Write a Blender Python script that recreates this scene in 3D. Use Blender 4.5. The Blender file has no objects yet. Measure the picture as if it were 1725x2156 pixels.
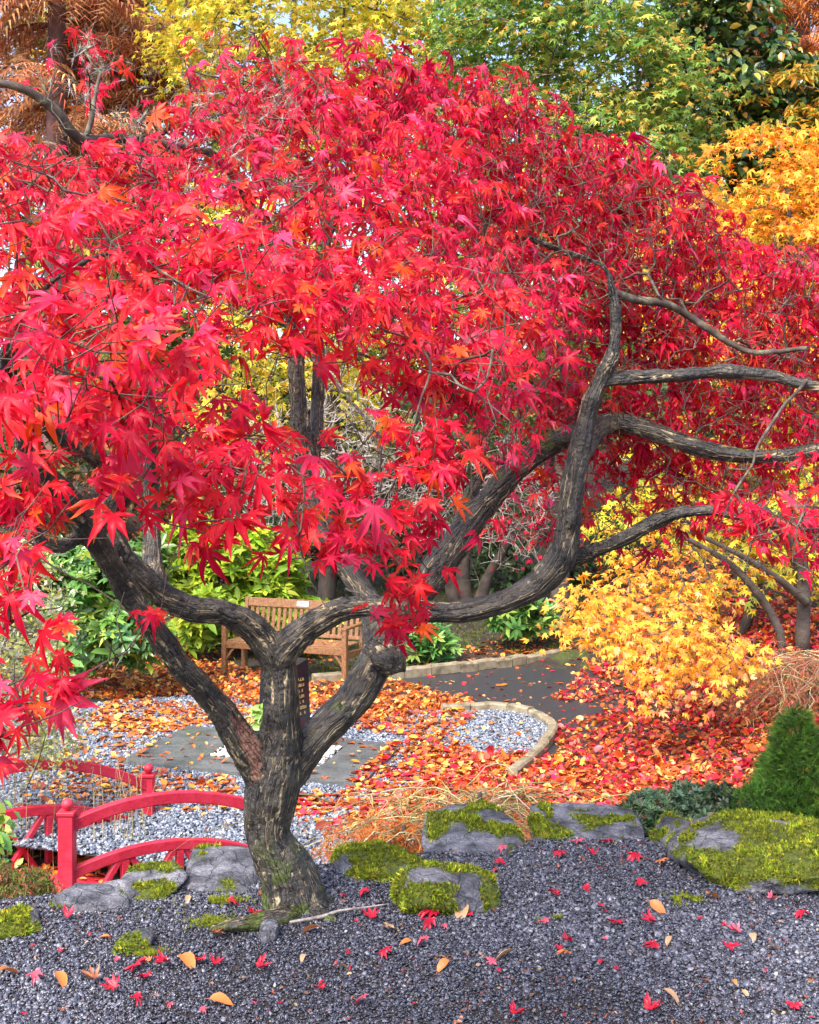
import bpy, bmesh, math, random
import numpy as np
from mathutils import Vector, Matrix

rng = np.random.default_rng(7)
random.seed(7)
SC = bpy.context.scene
COL = SC.collection

# ------------------------------------------------------------------ camera, sky, sun, exposure
F = 2515.0            # focal length in units of a 1725 x 2156 picture
CX, HY, CZ = 862.5, 960.0, 1.66   # principal column, horizon row, eye height above the gravel terrace
cam_d = bpy.data.cameras.new('camera')
cam = bpy.data.objects.new('camera', cam_d)
COL.objects.link(cam)
cam.location = (0, 0, CZ)
cam.rotation_euler = (math.radians(90), 0, 0)
cam_d.sensor_fit = 'VERTICAL'
cam_d.sensor_height = 30.0
cam_d.lens = 30.0 * F / 2156.0
cam_d.shift_y = (HY - 1078.0) / 2156.0
cam_d.clip_start = 0.05
cam_d.clip_end = 2000
cam_d.dof.use_dof = False
SC.camera = cam

SUN_EL, SUN_AZ = math.radians(52), math.radians(215)   # azimuth clockwise from +Y: behind the camera, to its left
world = bpy.data.worlds.new('World')
SC.world = world
world.use_nodes = True
wn = world.node_tree
for n in list(wn.nodes):
    wn.nodes.remove(n)
sky = wn.nodes.new('ShaderNodeTexSky')
sky.sky_type = 'NISHITA'
sky.sun_disc = False
sky.sun_elevation = SUN_EL
sky.sun_rotation = SUN_AZ
sky.air_density = 1.0
sky.dust_density = 3.0
sky.ozone_density = 1.0
bg = wn.nodes.new('ShaderNodeBackground')
bg.inputs['Strength'].default_value = 0.15
wo = wn.nodes.new('ShaderNodeOutputWorld')
wn.links.new(sky.outputs[0], bg.inputs[0])
wn.links.new(bg.outputs[0], wo.inputs[0])

sun_d = bpy.data.lights.new('sun', 'SUN')
sun_d.energy = 1.5
sun_d.angle = math.radians(20)
sun_d.color = (1.0, 0.95, 0.88)
sun = bpy.data.objects.new('sun', sun_d)
COL.objects.link(sun)
sdir = Vector((math.sin(SUN_AZ) * math.cos(SUN_EL), math.cos(SUN_AZ) * math.cos(SUN_EL), math.sin(SUN_EL)))
sun.rotation_euler = (-sdir).to_track_quat('-Z', 'Y').to_euler()
sun.location = (-4, -4, 12)

SC.view_settings.view_transform = 'Standard'
SC.view_settings.look = 'None'
SC.view_settings.gamma = 1.0
SC.view_settings.use_curve_mapping = False
SC.view_settings.exposure = 1.72
SC.render.engine = 'CYCLES'
SC.cycles.use_denoising = True
SC.cycles.use_adaptive_sampling = True
SC.cycles.adaptive_threshold = 0.02
SC.cycles.max_bounces = 5
SC.cycles.diffuse_bounces = 3
SC.cycles.glossy_bounces = 2
SC.cycles.transmission_bounces = 3

# ------------------------------------------------------------------ helpers
def P(px, py, d):
    return np.array([(px - CX) / F * d, d, CZ - (py - HY) / F * d])

def sstep(t):
    t = np.clip(t, 0, 1)
    return t * t * (3 - 2 * t)

_H = rng.random((64, 64, 64))
def vnoise(p, f=1.0):
    p = np.asarray(p, float) * f + 100.0
    i = np.floor(p).astype(int)
    u = p - i
    u = u * u * (3 - 2 * u)
    i = i % 64
    j = (i + 1) % 64
    x0, y0, z0 = i[..., 0], i[..., 1], i[..., 2]
    x1, y1, z1 = j[..., 0], j[..., 1], j[..., 2]
    ux, uy, uz = u[..., 0], u[..., 1], u[..., 2]
    a = _H[x0, y0, z0] * (1 - ux) + _H[x1, y0, z0] * ux
    b = _H[x0, y1, z0] * (1 - ux) + _H[x1, y1, z0] * ux
    c = _H[x0, y0, z1] * (1 - ux) + _H[x1, y0, z1] * ux
    d = _H[x0, y1, z1] * (1 - ux) + _H[x1, y1, z1] * ux
    return ((a * (1 - uy) + b * uy) * (1 - uz) + (c * (1 - uy) + d * uy) * uz) * 2 - 1

def fbm(p, f=1.0, o=4):
    s = 0; a = 0.5
    for k in range(o):
        s = s + a * vnoise(p, f); f *= 2.03; a *= 0.5
    return s

def mesh_arrays(name, V, T, col=None, attrs=None, smooth=False):
    """V (n,3), T (m,3) triangles or list of index tuples"""
    me = bpy.data.meshes.new(name)
    V = np.asarray(V, np.float32)
    if isinstance(T, np.ndarray):
        k = T.shape[1]
        me.vertices.add(len(V)); me.vertices.foreach_set('co', V.ravel())
        me.loops.add(T.size); me.loops.foreach_set('vertex_index', T.astype(np.int32).ravel())
        me.polygons.add(len(T))
        me.polygons.foreach_set('loop_start', np.arange(0, T.size, k, dtype=np.int32))
        me.polygons.foreach_set('loop_total', np.full(len(T), k, np.int32))
    else:
        me.from_pydata([tuple(map(float, v)) for v in V], [], [tuple(map(int, t)) for t in T])
    if col is not None:
        a = me.attributes.new('col', 'FLOAT_COLOR', 'POINT')
        c = np.ones((len(V), 4), np.float32); c[:, :3] = col
        a.data.foreach_set('color', c.ravel())
    for nm, (typ, arr) in (attrs or {}).items():
        a = me.attributes.new(nm, typ, 'POINT')
        key = 'vector' if typ == 'FLOAT_VECTOR' else 'value'
        a.data.foreach_set(key, np.asarray(arr, np.float32).ravel())
    me.update(calc_edges=True)
    me.validate()
    if smooth:
        me.polygons.foreach_set('use_smooth', np.ones(len(me.polygons), bool))
    return me

ORG = {}
def link(name, data, parent=None, origin=None):
    o = bpy.data.objects.new(name, data)
    COL.objects.link(o)
    if parent is not None:
        o.parent = parent
        ORG[o.name] = ORG[parent.name]
    else:
        org = np.zeros(3) if origin is None else np.asarray(origin, float)
        o.location = org
        ORG[o.name] = org
    return o

def mk(name, V, T, mat, parent=None, origin=None, col=None, attrs=None, smooth=False):
    V = np.asarray(V, float)
    org = ORG[parent.name] if parent is not None else (np.zeros(3) if origin is None else np.asarray(origin, float))
    me = mesh_arrays(name, V - org, T, col, attrs, smooth)
    if mat: me.materials.append(mat)
    return link(name, me, parent, origin)

def thing(name, label, cat, loc=(0, 0, 0), group=None):
    o = bpy.data.objects.new(name, None)
    COL.objects.link(o)
    o.empty_display_size = 0.1
    o.location = loc
    ORG[o.name] = np.array(loc, float)
    return tag(o, label, cat, group)

def tag(o, label=None, cat=None, group=None, kind=None):
    if label: o['label'] = label
    if cat: o['category'] = cat
    if group: o['group'] = group
    if kind: o['kind'] = kind
    return o

class MB:
    """collects triangles/quads of one part"""
    def __init__(s): s.v = []; s.f = []
    def add(s, V, Fc):
        o = len(s.v)
        s.v += [tuple(x) for x in V]
        s.f += [tuple(i + o for i in f) for f in Fc]
        return s
    def box(s, c, sx, sy, sz, ax=None, bev=0.0):
        """box of half sizes about c; ax = three unit axes"""
        c = np.asarray(c, float)
        A = np.eye(3) if ax is None else np.asarray(ax, float)
        b = min(bev, 0.45 * min(sx, sy, sz))
        if b <= 0:
            V = [c + A[0] * i * sx + A[1] * j * sy + A[2] * k * sz for i in (-1, 1) for j in (-1, 1) for k in (-1, 1)]
            return s.add(V, [(0, 1, 3, 2), (4, 6, 7, 5), (0, 4, 5, 1), (2, 3, 7, 6), (0, 2, 6, 4), (1, 5, 7, 3)])
        bm = bmesh.new()
        bmesh.ops.create_cube(bm, size=2)
        for v in bm.verts: v.co = Vector((v.co.x * sx, v.co.y * sy, v.co.z * sz))
        bmesh.ops.bevel(bm, geom=list(bm.edges), offset=b, segments=1, affect='EDGES')
        bm.verts.index_update()
        V = [c + A[0] * v.co.x + A[1] * v.co.y + A[2] * v.co.z for v in bm.verts]
        Fc = [tuple(v.index for v in f.verts) for f in bm.faces]
        bm.free()
        return s.add(V, Fc)
    def beam(s, a, b, w, h, up=(0, 0, 1), bev=0.0):
        a = np.asarray(a, float); b = np.asarray(b, float)
        x = b - a; L = np.linalg.norm(x); x = x / L
        y = np.cross(up, x); y /= np.linalg.norm(y)
        z = np.cross(x, y)
        return s.box((a + b) / 2, L / 2, w / 2, h / 2, (x, y, z), bev)
    def sweep(s, pts, w, h, bev=0.004):
        """rectangular section swept along a curve, vertical sides"""
        pts = [np.asarray(p, float) for p in pts]
        n = len(pts); V = []
        sec = [(-w/2+bev, -h/2), (w/2-bev, -h/2), (w/2, -h/2+bev), (w/2, h/2-bev), (w/2-bev, h/2), (-w/2+bev, h/2), (-w/2, h/2-bev), (-w/2, -h/2+bev)]
        for i, p in enumerate(pts):
            t = pts[min(i + 1, n - 1)] - pts[max(i - 1, 0)]
            t /= np.linalg.norm(t)
            y = np.cross((0, 0, 1), t); y /= np.linalg.norm(y)
            z = np.cross(t, y)
            V += [p + y * a + z * b for a, b in sec]
        k = len(sec); Fc = []
        for i in range(n - 1):
            for j in range(k):
                Fc.append((i*k+j, i*k+(j+1) % k, (i+1)*k+(j+1) % k, (i+1)*k+j))
        Fc.append(tuple(range(k))[::-1]); Fc.append(tuple((n-1)*k + j for j in range(k)))
        return s.add(V, Fc)
    def lathe(s, c, prof, n=16):
        c = np.asarray(c, float); V = []; Fc = []
        for r, z in prof:
            V += [c + np.array((r*math.cos(2*math.pi*j/n), r*math.sin(2*math.pi*j/n), z)) for j in range(n)]
        for i in range(len(prof) - 1):
            for j in range(n):
                Fc.append((i*n+j, i*n+(j+1) % n, (i+1)*n+(j+1) % n, (i+1)*n+j))
        Fc.append(tuple(range(n))[::-1]); Fc.append(tuple((len(prof)-1)*n + j for j in range(n)))
        return s.add(V, Fc)
    def build(s, name, mat, parent=None, origin=None, smooth=False):
        return mk(name, s.v, s.f, mat, parent, origin, smooth=smooth)

def tube_arrays(pts, rad, sides=6, cap=True):
    pts = np.asarray(pts, float); n = len(pts)
    t = np.gradient(pts, axis=0)
    t /= np.linalg.norm(t, axis=1, keepdims=True) + 1e-12
    ref = np.array([0, 0, 1.0]) if abs(t[0][2]) < 0.9 else np.array([1.0, 0, 0])
    u = np.cross(t[0], ref); u /= np.linalg.norm(u)
    ang = np.arange(sides) * 2 * np.pi / sides
    V = np.empty((n, sides, 3))
    for i in range(n):
        u = u - t[i] * np.dot(u, t[i]); u /= np.linalg.norm(u) + 1e-12
        w = np.cross(t[i], u)
        V[i] = pts[i] + rad[i] * (np.cos(ang)[:, None] * u + np.sin(ang)[:, None] * w)
    idx = np.arange(n * sides).reshape(n, sides)
    a = idx[:-1]; b = np.roll(idx, -1, 1)[:-1]; c = np.roll(idx, -1, 1)[1:]; d = idx[1:]
    T = np.concatenate([np.stack([a, b, c], -1).reshape(-1, 3), np.stack([a, c, d], -1).reshape(-1, 3)])
    V = V.reshape(-1, 3)
    if cap:
        m = len(V)
        V = np.vstack([V, pts[0], pts[-1]])
        j = np.arange(sides)
        T = np.vstack([T, np.stack([np.full(sides, m), (j+1) % sides, j], -1),
                       np.stack([np.full(sides, m+1), (n-1)*sides + j, (n-1)*sides + (j+1) % sides], -1)])
    return V, T

def cat(parts):
    Vs = []; Ts = []; o = 0
    for V, T in parts:
        Vs.append(V); Ts.append(T + o); o += len(V)
    return np.vstack(Vs), np.vstack(Ts)

def smooth_poly(pts, step):
    """Catmull-Rom through rows of (x,y,z,r)"""
    pts = np.asarray(pts, float)
    q = np.vstack([2*pts[0]-pts[1], pts, 2*pts[-1]-pts[-2]])
    out = []
    for i in range(1, len(q) - 2):
        p0, p1, p2, p3 = q[i-1], q[i], q[i+1], q[i+2]
        n = max(2, int(np.linalg.norm(p2[:3] - p1[:3]) / step))
        for k in range(n):
            t = k / n
            out.append(0.5*((2*p1) + (-p0+p2)*t + (2*p0-5*p1+4*p2-p3)*t*t + (-p0+3*p1-3*p2+p3)*t**3))
    out.append(q[-2])
    return np.array(out)

# ------------------------------------------------------------------ materials
def nodes_mat(name):
    m = bpy.data.materials.new(name); m.use_nodes = True
    nt = m.node_tree
    for n in list(nt.nodes): nt.nodes.remove(n)
    out = nt.nodes.new('ShaderNodeOutputMaterial')
    b = nt.nodes.new('ShaderNodeBsdfPrincipled')
    nt.links.new(b.outputs[0], out.inputs[0])
    return m, nt, b, out

def N(nt, typ, **kw):
    n = nt.nodes.new(typ)
    for k, v in kw.items():
        if k.startswith('i_'):
            n.inputs[k[2:].replace('_', ' ')].default_value = v
        else: setattr(n, k, v)
    return n

def ramp(nt, fac, stops):
    r = nt.nodes.new('ShaderNodeValToRGB')
    e = r.color_ramp.elements
    while len(e) < len(stops): e.new(0.5)
    for s, (p, c) in zip(e, stops):
        s.position = p; s.color = (c[0], c[1], c[2], 1)
    nt.links.new(fac, r.inputs[0])
    return r.outputs[0]

def bump(nt, b, h, strength=0.4, dist=0.01):
    n = nt.nodes.new('ShaderNodeBump')
    n.inputs['Strength'].default_value = strength; n.inputs['Distance'].default_value = dist
    nt.links.new(h, n.inputs['Height']); nt.links.new(n.outputs[0], b.inputs['Normal'])

def mixc(nt, fac, a, b, mode='MIX'):
    m = nt.nodes.new('ShaderNodeMix'); m.data_type = 'RGBA'; m.blend_type = mode
    if isinstance(fac, (int, float)): m.inputs[0].default_value = fac
    else: nt.links.new(fac, m.inputs[0])
    for k, v in ((6, a), (7, b)):
        if isinstance(v, (tuple, list)): m.inputs[k].default_value = (v[0], v[1], v[2], 1)
        else: nt.links.new(v, m.inputs[k])
    return m.outputs[2]

def noise_tex(nt, scale, detail=5, rough=0.55, vec=None, obj=True):
    t = nt.nodes.new('ShaderNodeTexNoise')
    t.inputs['Scale'].default_value = scale; t.inputs['Detail'].default_value = detail; t.inputs['Roughness'].default_value = rough
    if vec is None:
        g = nt.nodes.new('ShaderNodeNewGeometry'); vec = g.outputs['Position']
    nt.links.new(vec, t.inputs['Vector'])
    return t.outputs[0]

def leaf_mat(name, rough=0.42, trans=0.3, spec=0.5, mottle=False, where='GEOMETRY'):
    m, nt, b, out = nodes_mat(name)
    a = N(nt, 'ShaderNodeAttribute', attribute_name='col', attribute_type=where)
    c = a.outputs['Color']
    if mottle:
        nz = noise_tex(nt, 55, 2)
        c = mixc(nt, 0.5, a.outputs['Color'], ramp(nt, nz, [(0.3, (0.72, 0.68, 0.7)), (0.7, (1.0, 1.0, 1.0))]), 'MULTIPLY')
    nt.links.new(c, b.inputs['Base Color'])
    b.inputs['Roughness'].default_value = rough
    b.inputs['Specular IOR Level'].default_value = spec
    tr = N(nt, 'ShaderNodeBsdfTranslucent')
    nt.links.new(c, tr.inputs['Color'])
    mx = N(nt, 'ShaderNodeMixShader'); mx.inputs[0].default_value = trans
    nt.links.new(b.outputs[0], mx.inputs[1]); nt.links.new(tr.outputs[0], mx.inputs[2])
    nt.links.new(mx.outputs[0], out.inputs[0])
    return m

def noise_mat(name, stops, scale, rough=0.7, bstr=0.4, bdist=0.01, bscale=None, spec=0.5, detail=6):
    m, nt, b, out = nodes_mat(name)
    nt.links.new(ramp(nt, noise_tex(nt, scale, detail), stops), b.inputs['Base Color'])
    b.inputs['Roughness'].default_value = rough
    b.inputs['Specular IOR Level'].default_value = spec
    if bstr: bump(nt, b, noise_tex(nt, bscale or scale * 4, 5), bstr, bdist)
    return m

M = {}
M['leaf_red'] = leaf_mat('maple_leaf', 0.42, 0.42, 0.26, True)
M['leaf_far'] = leaf_mat('far_leaf', 0.55, 0.35, 0.35)
M['leaf_gloss'] = leaf_mat('glossy_leaf', 0.28, 0.15, 0.6)
M['needle'] = leaf_mat('needle', 0.6, 0.2, 0.3)
M['litter'] = leaf_mat('leaf_litter', 0.45, 0.12, 0.5)
M['moss'] = leaf_mat('moss', 0.8, 0.2, 0.2)
M['stem'] = leaf_mat('dry_stem', 0.7, 0.0, 0.3)
def twig_material(name, stops):
    return noise_mat(name, stops, 22, 0.75, 0.3, 0.002, 200)
M['twig'] = twig_material('twig_bark', [(0.3, (0.035, 0.02, 0.016)), (0.5, (0.075, 0.05, 0.035)), (0.62, (0.16, 0.15, 0.10)), (0.75, (0.10, 0.06, 0.05))])
M['twig_pale'] = twig_material('pale_twig_bark', [(0.3, (0.16, 0.12, 0.10)), (0.5, (0.36, 0.31, 0.27)), (0.7, (0.52, 0.48, 0.43))])
M['bark_far'] = noise_mat('far_bark', [(0.3, (0.03, 0.022, 0.018)), (0.6, (0.10, 0.075, 0.06)), (0.75, (0.10, 0.12, 0.04))], 6, 0.85, 0.6, 0.02, 30)
M['bark_rust'] = noise_mat('redwood_bark', [(0.3, (0.07, 0.03, 0.03)), (0.7, (0.20, 0.10, 0.09))], 5, 0.85, 0.6, 0.02, 30)

# bark of the red maple: dark, with thin pale cracks running along the limb ('bk' = around/along coordinates)
def bark_material():
    m, nt, b, out = nodes_mat('maple_bark')
    a = N(nt, 'ShaderNodeAttribute', attribute_name='bk')
    mp = N(nt, 'ShaderNodeMapping'); mp.inputs['Scale'].default_value = (1, 1, 0.075)
    nt.links.new(a.outputs['Vector'], mp.inputs[0])
    # wobble the lines
    nw = N(nt, 'ShaderNodeTexNoise', i_Scale=9.0, i_Detail=3.0)
    nt.links.new(a.outputs['Vector'], nw.inputs['Vector'])
    wv = N(nt, 'ShaderNodeVectorMath', operation='MULTIPLY_ADD')
    nt.links.new(nw.outputs['Color'], wv.inputs[0]); wv.inputs[1].default_value = (0.09, 0.09, 0.0); nt.links.new(mp.outputs[0], wv.inputs[2])
    vo = N(nt, 'ShaderNodeTexVoronoi', feature='DISTANCE_TO_EDGE', i_Scale=17.0)
    nt.links.new(wv.outputs[0], vo.inputs['Vector'])
    crack = N(nt, 'ShaderNodeMapRange'); crack.inputs[1].default_value = 0.0; crack.inputs[2].default_value = 0.07
    crack.inputs[3].default_value = 1.0; crack.inputs[4].default_value = 0.0
    nt.links.new(vo.outputs['Distance'], crack.inputs[0])
    br = noise_tex(nt, 15, 4, 0.6)
    thin = N(nt, 'ShaderNodeMath', operation='MULTIPLY')
    sel = N(nt, 'ShaderNodeMapRange'); sel.inputs[1].default_value = 0.44; sel.inputs[2].default_value = 0.52
    nt.links.new(br, sel.inputs[0])
    nt.links.new(crack.outputs[0], thin.inputs[0]); nt.links.new(sel.outputs[0], thin.inputs[1])
    base = ramp(nt, noise_tex(nt, 14, 7, 0.65), [(0.28, (0.010, 0.009, 0.010)), (0.48, (0.036, 0.031, 0.027)), (0.62, (0.080, 0.070, 0.055)), (0.78, (0.16, 0.145, 0.12))])
    c1 = mixc(nt, thin.outputs[0], base, (0.56, 0.44, 0.26))
    # lichen spots
    li = N(nt, 'ShaderNodeTexVoronoi', i_Scale=30.0); g = N(nt, 'ShaderNodeNewGeometry'); nt.links.new(g.outputs['Position'], li.inputs['Vector'])
    ls = N(nt, 'ShaderNodeMapRange'); ls.inputs[1].default_value = 0.22; ls.inputs[2].default_value = 0.12
    nt.links.new(li.outputs['Distance'], ls.inputs[0])
    lm = N(nt, 'ShaderNodeMath', operation='MULTIPLY'); nt.links.new(ls.outputs[0], lm.inputs[0])
    lsel = N(nt, 'ShaderNodeMapRange'); lsel.inputs[1].default_value = 0.6; lsel.inputs[2].default_value = 0.68
    nt.links.new(noise_tex(nt, 7, 2), lsel.inputs[0]); nt.links.new(lsel.outputs[0], lm.inputs[1])
    c2 = mixc(nt, lm.outputs[0], c1, (0.30, 0.31, 0.25))
    # moss (attribute) and torn wood (attribute)
    am = N(nt, 'ShaderNodeAttribute', attribute_name='mossy')
    c3 = mixc(nt, am.outputs['Fac'], c2, ramp(nt, noise_tex(nt, 60, 4), [(0.3, (0.03, 0.045, 0.006)), (0.7, (0.14, 0.19, 0.02))]))
    asx = N(nt, 'ShaderNodeAttribute', attribute_name='scar')
    c4 = mixc(nt, asx.outputs['Fac'], c3, ramp(nt, noise_tex(nt, 18, 5), [(0.35, (0.10, 0.05, 0.045)), (0.5, (0.28, 0.13, 0.09)), (0.7, (0.48, 0.28, 0.17))]))
    nt.links.new(c4, b.inputs['Base Color'])
    b.inputs['Roughness'].default_value = 0.46
    b.inputs['Specular IOR Level'].default_value = 0.5
    hs = N(nt, 'ShaderNodeMath', operation='MULTIPLY_ADD'); hs.inputs[1].default_value = -0.9
    nt.links.new(crack.outputs[0], hs.inputs[0]); nt.links.new(noise_tex(nt, 70, 5), hs.inputs[2])
    bump(nt, b, hs.outputs[0], 1.0, 0.010)
    return m
M['bark'] = bark_material()

def rock_material():
    m, nt, b, out = nodes_mat('slate_rock')
    base = ramp(nt, noise_tex(nt, 9, 8, 0.65), [(0.32, (0.03, 0.031, 0.038)), (0.43, (0.11, 0.11, 0.13)), (0.54, (0.25, 0.245, 0.28)), (0.68, (0.44, 0.43, 0.46))])
    sp = ramp(nt, noise_tex(nt, 120, 3), [(0.35, (0.55, 0.55, 0.55)), (0.65, (1.1, 1.1, 1.1))])
    c = mixc(nt, 1.0, base, sp, 'MULTIPLY')
    a = N(nt, 'ShaderNodeAttribute', attribute_name='mossy')
    c2 = mixc(nt, a.outputs['Fac'], c, ramp(nt, noise_tex(nt, 45, 4), [(0.3, (0.05, 0.06, 0.008)), (0.7, (0.18, 0.22, 0.02))]))
    nt.links.new(c2, b.inputs['Base Color'])
    b.inputs['Roughness'].default_value = 0.5
    vr = N(nt, 'ShaderNodeTexVoronoi', feature='DISTANCE_TO_EDGE', i_Scale=9.0)
    gp = N(nt, 'ShaderNodeNewGeometry'); wn_ = N(nt, 'ShaderNodeTexNoise', i_Scale=6.0, i_Detail=5.0); nt.links.new(gp.outputs['Position'], wn_.inputs['Vector'])
    wv = N(nt, 'ShaderNodeVectorMath', operation='MULTIPLY_ADD'); nt.links.new(wn_.outputs['Color'], wv.inputs[0]); wv.inputs[1].default_value = (0.25, 0.25, 0.25); nt.links.new(gp.outputs['Position'], wv.inputs[2])
    nt.links.new(wv.outputs[0], vr.inputs['Vector'])
    cr = N(nt, 'ShaderNodeMapRange'); cr.inputs[1].default_value = 0.0; cr.inputs[2].default_value = 0.05; nt.links.new(vr.outputs['Distance'], cr.inputs[0])
    hh = N(nt, 'ShaderNodeMath', operation='MULTIPLY_ADD'); nt.links.new(cr.outputs[0], hh.inputs[0]); hh.inputs[1].default_value = 0.5; nt.links.new(noise_tex(nt, 38, 9, 0.75), hh.inputs[2])
    bump(nt, b, hh.outputs[0], 1.0, 0.02)
    return m
M['rock'] = rock_material()

def pebble_material(name, stops, rough):
    m, nt, b, out = nodes_mat(name)
    a = N(nt, 'ShaderNodeAttribute', attribute_name='tone', attribute_type='INSTANCER')
    c = ramp(nt, a.outputs['Fac'], stops)
    n2 = ramp(nt, noise_tex(nt, 160, 3), [(0.3, (0.75, 0.75, 0.75)), (0.7, (1.15, 1.15, 1.15))])
    nt.links.new(mixc(nt, 1.0, c, n2, 'MULTIPLY'), b.inputs['Base Color'])
    b.inputs['Roughness'].default_value = rough
    b.inputs['Specular IOR Level'].default_value = 0.6
    return m
M['pebble_dark'] = pebble_material('dark_pebble', [(0.0, (0.020, 0.021, 0.030)), (0.35, (0.058, 0.060, 0.084)), (0.65, (0.135, 0.137, 0.178)), (0.88, (0.25, 0.25, 0.28)), (1.0, (0.46, 0.45, 0.44))], 0.25)
M['pebble_pale'] = pebble_material('pale_pebble', [(0.0, (0.03, 0.04, 0.065)), (0.4, (0.13, 0.155, 0.21)), (0.72, (0.28, 0.31, 0.36)), (1.0, (0.60, 0.61, 0.62))], 0.45)
M['pebble_white'] = noise_mat('white_pebble', [(0.35, (0.55, 0.50, 0.42)), (0.6, (0.80, 0.78, 0.72))], 25, 0.5, 0.2, 0.003)
M['soil'] = noise_mat('dark_soil', [(0.3, (0.014, 0.013, 0.016)), (0.6, (0.04, 0.036, 0.04))], 20, 0.85, 0.8, 0.02)
M['asphalt'] = noise_mat('wet_asphalt', [(0.3, (0.022, 0.022, 0.026)), (0.55, (0.045, 0.045, 0.05)), (0.8, (0.085, 0.082, 0.085))], 90, 0.42, 0.6, 0.006, 220)
def slab_material():
    m, nt, b, out = nodes_mat('grey_paving')
    c = ramp(nt, noise_tex(nt, 2.6, 9, 0.7), [(0.3, (0.06, 0.068, 0.07)), (0.5, (0.115, 0.122, 0.125)), (0.7, (0.20, 0.205, 0.20))])
    c = mixc(nt, 0.8, c, ramp(nt, noise_tex(nt, 120, 3), [(0.3, (0.6, 0.6, 0.6)), (0.7, (1.2, 1.2, 1.2))]), 'MULTIPLY')
    nt.links.new(c, b.inputs['Base Color'])
    rr = N(nt, 'ShaderNodeMapRange'); rr.inputs[1].default_value = 0.35; rr.inputs[2].default_value = 0.65; rr.inputs[3].default_value = 0.16; rr.inputs[4].default_value = 0.6
    nt.links.new(noise_tex(nt, 3.5, 6), rr.inputs[0]); nt.links.new(rr.outputs[0], b.inputs['Roughness'])
    bump(nt, b, noise_tex(nt, 60, 6), 0.35, 0.005)
    return m
M['slab'] = slab_material()
M['concrete'] = noise_mat('mossy_concrete', [(0.3, (0.12, 0.10, 0.06)), (0.5, (0.27, 0.22, 0.14)), (0.7, (0.35, 0.31, 0.22)), (0.8, (0.17, 0.19, 0.06))], 9, 0.75, 0.6, 0.01, 60)
def paint_material():
    m, nt, b, out = nodes_mat('red_painted_wood')
    c = ramp(nt, noise_tex(nt, 5, 6, 0.65), [(0.3, (0.46, 0.014, 0.035)), (0.5, (0.64, 0.022, 0.055)), (0.75, (0.74, 0.06, 0.10))])
    tc = N(nt, 'ShaderNodeNewGeometry'); mp = N(nt, 'ShaderNodeMapping'); mp.inputs['Scale'].default_value = (14, 90, 90); nt.links.new(tc.outputs['Position'], mp.inputs[0])
    g = noise_tex(nt, 1.0, 4, 0.6, mp.outputs[0])
    c = mixc(nt, 0.55, c, ramp(nt, g, [(0.35, (0.55, 0.5, 0.5)), (0.55, (1, 1, 1))]), 'MULTIPLY')
    gr = N(nt, 'ShaderNodeMapRange'); gr.inputs[1].default_value = 0.60; gr.inputs[2].default_value = 0.72
    nt.links.new(noise_tex(nt, 16, 7, 0.7), gr.inputs[0])
    c = mixc(nt, gr.outputs[0], c, (0.13, 0.05, 0.03))
    nt.links.new(c, b.inputs['Base Color'])
    rr = N(nt, 'ShaderNodeMapRange'); rr.inputs[3].default_value = 0.35; rr.inputs[4].default_value = 0.75
    nt.links.new(noise_tex(nt, 22, 4), rr.inputs[0]); nt.links.new(rr.outputs[0], b.inputs['Roughness'])
    bump(nt, b, g, 0.35, 0.004)
    return m
M['bridge_red'] = paint_material()
M['granite'] = noise_mat('black_granite', [(0.3, (0.010, 0.010, 0.014)), (0.6, (0.022, 0.022, 0.030)), (0.72, (0.06, 0.06, 0.07))], 240, 0.12, 0)
M['gold'] = noise_mat('gold_lettering', [(0.3, (0.45, 0.28, 0.08)), (0.7, (0.70, 0.50, 0.2))], 60, 0.4, 0)
M['plaque'] = noise_mat('plaque', [(0.3, (0.45, 0.47, 0.50)), (0.7, (0.62, 0.64, 0.66))], 60, 0.35, 0)
M['print'] = noise_mat('plaque_print', [(0.3, (0.06, 0.06, 0.07)), (0.7, (0.12, 0.12, 0.13))], 60, 0.5, 0)
def wood_material():
    m, nt, b, out = nodes_mat('weathered_teak')
    tc = N(nt, 'ShaderNodeTexCoord'); mp = N(nt, 'ShaderNodeMapping'); mp.inputs['Scale'].default_value = (3, 3, 3)
    nt.links.new(tc.outputs['Object'], mp.inputs[0])
    g = noise_tex(nt, 12, 7, 0.7, mp.outputs[0])
    nt.links.new(ramp(nt, g, [(0.28, (0.07, 0.03, 0.014)), (0.5, (0.23, 0.105, 0.042)), (0.72, (0.36, 0.19, 0.085))]), b.inputs['Base Color'])
    b.inputs['Roughness'].default_value = 0.5
    bump(nt, b, noise_tex(nt, 70, 5), 0.3, 0.004)
    return m
M['wood'] = wood_material()

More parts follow.
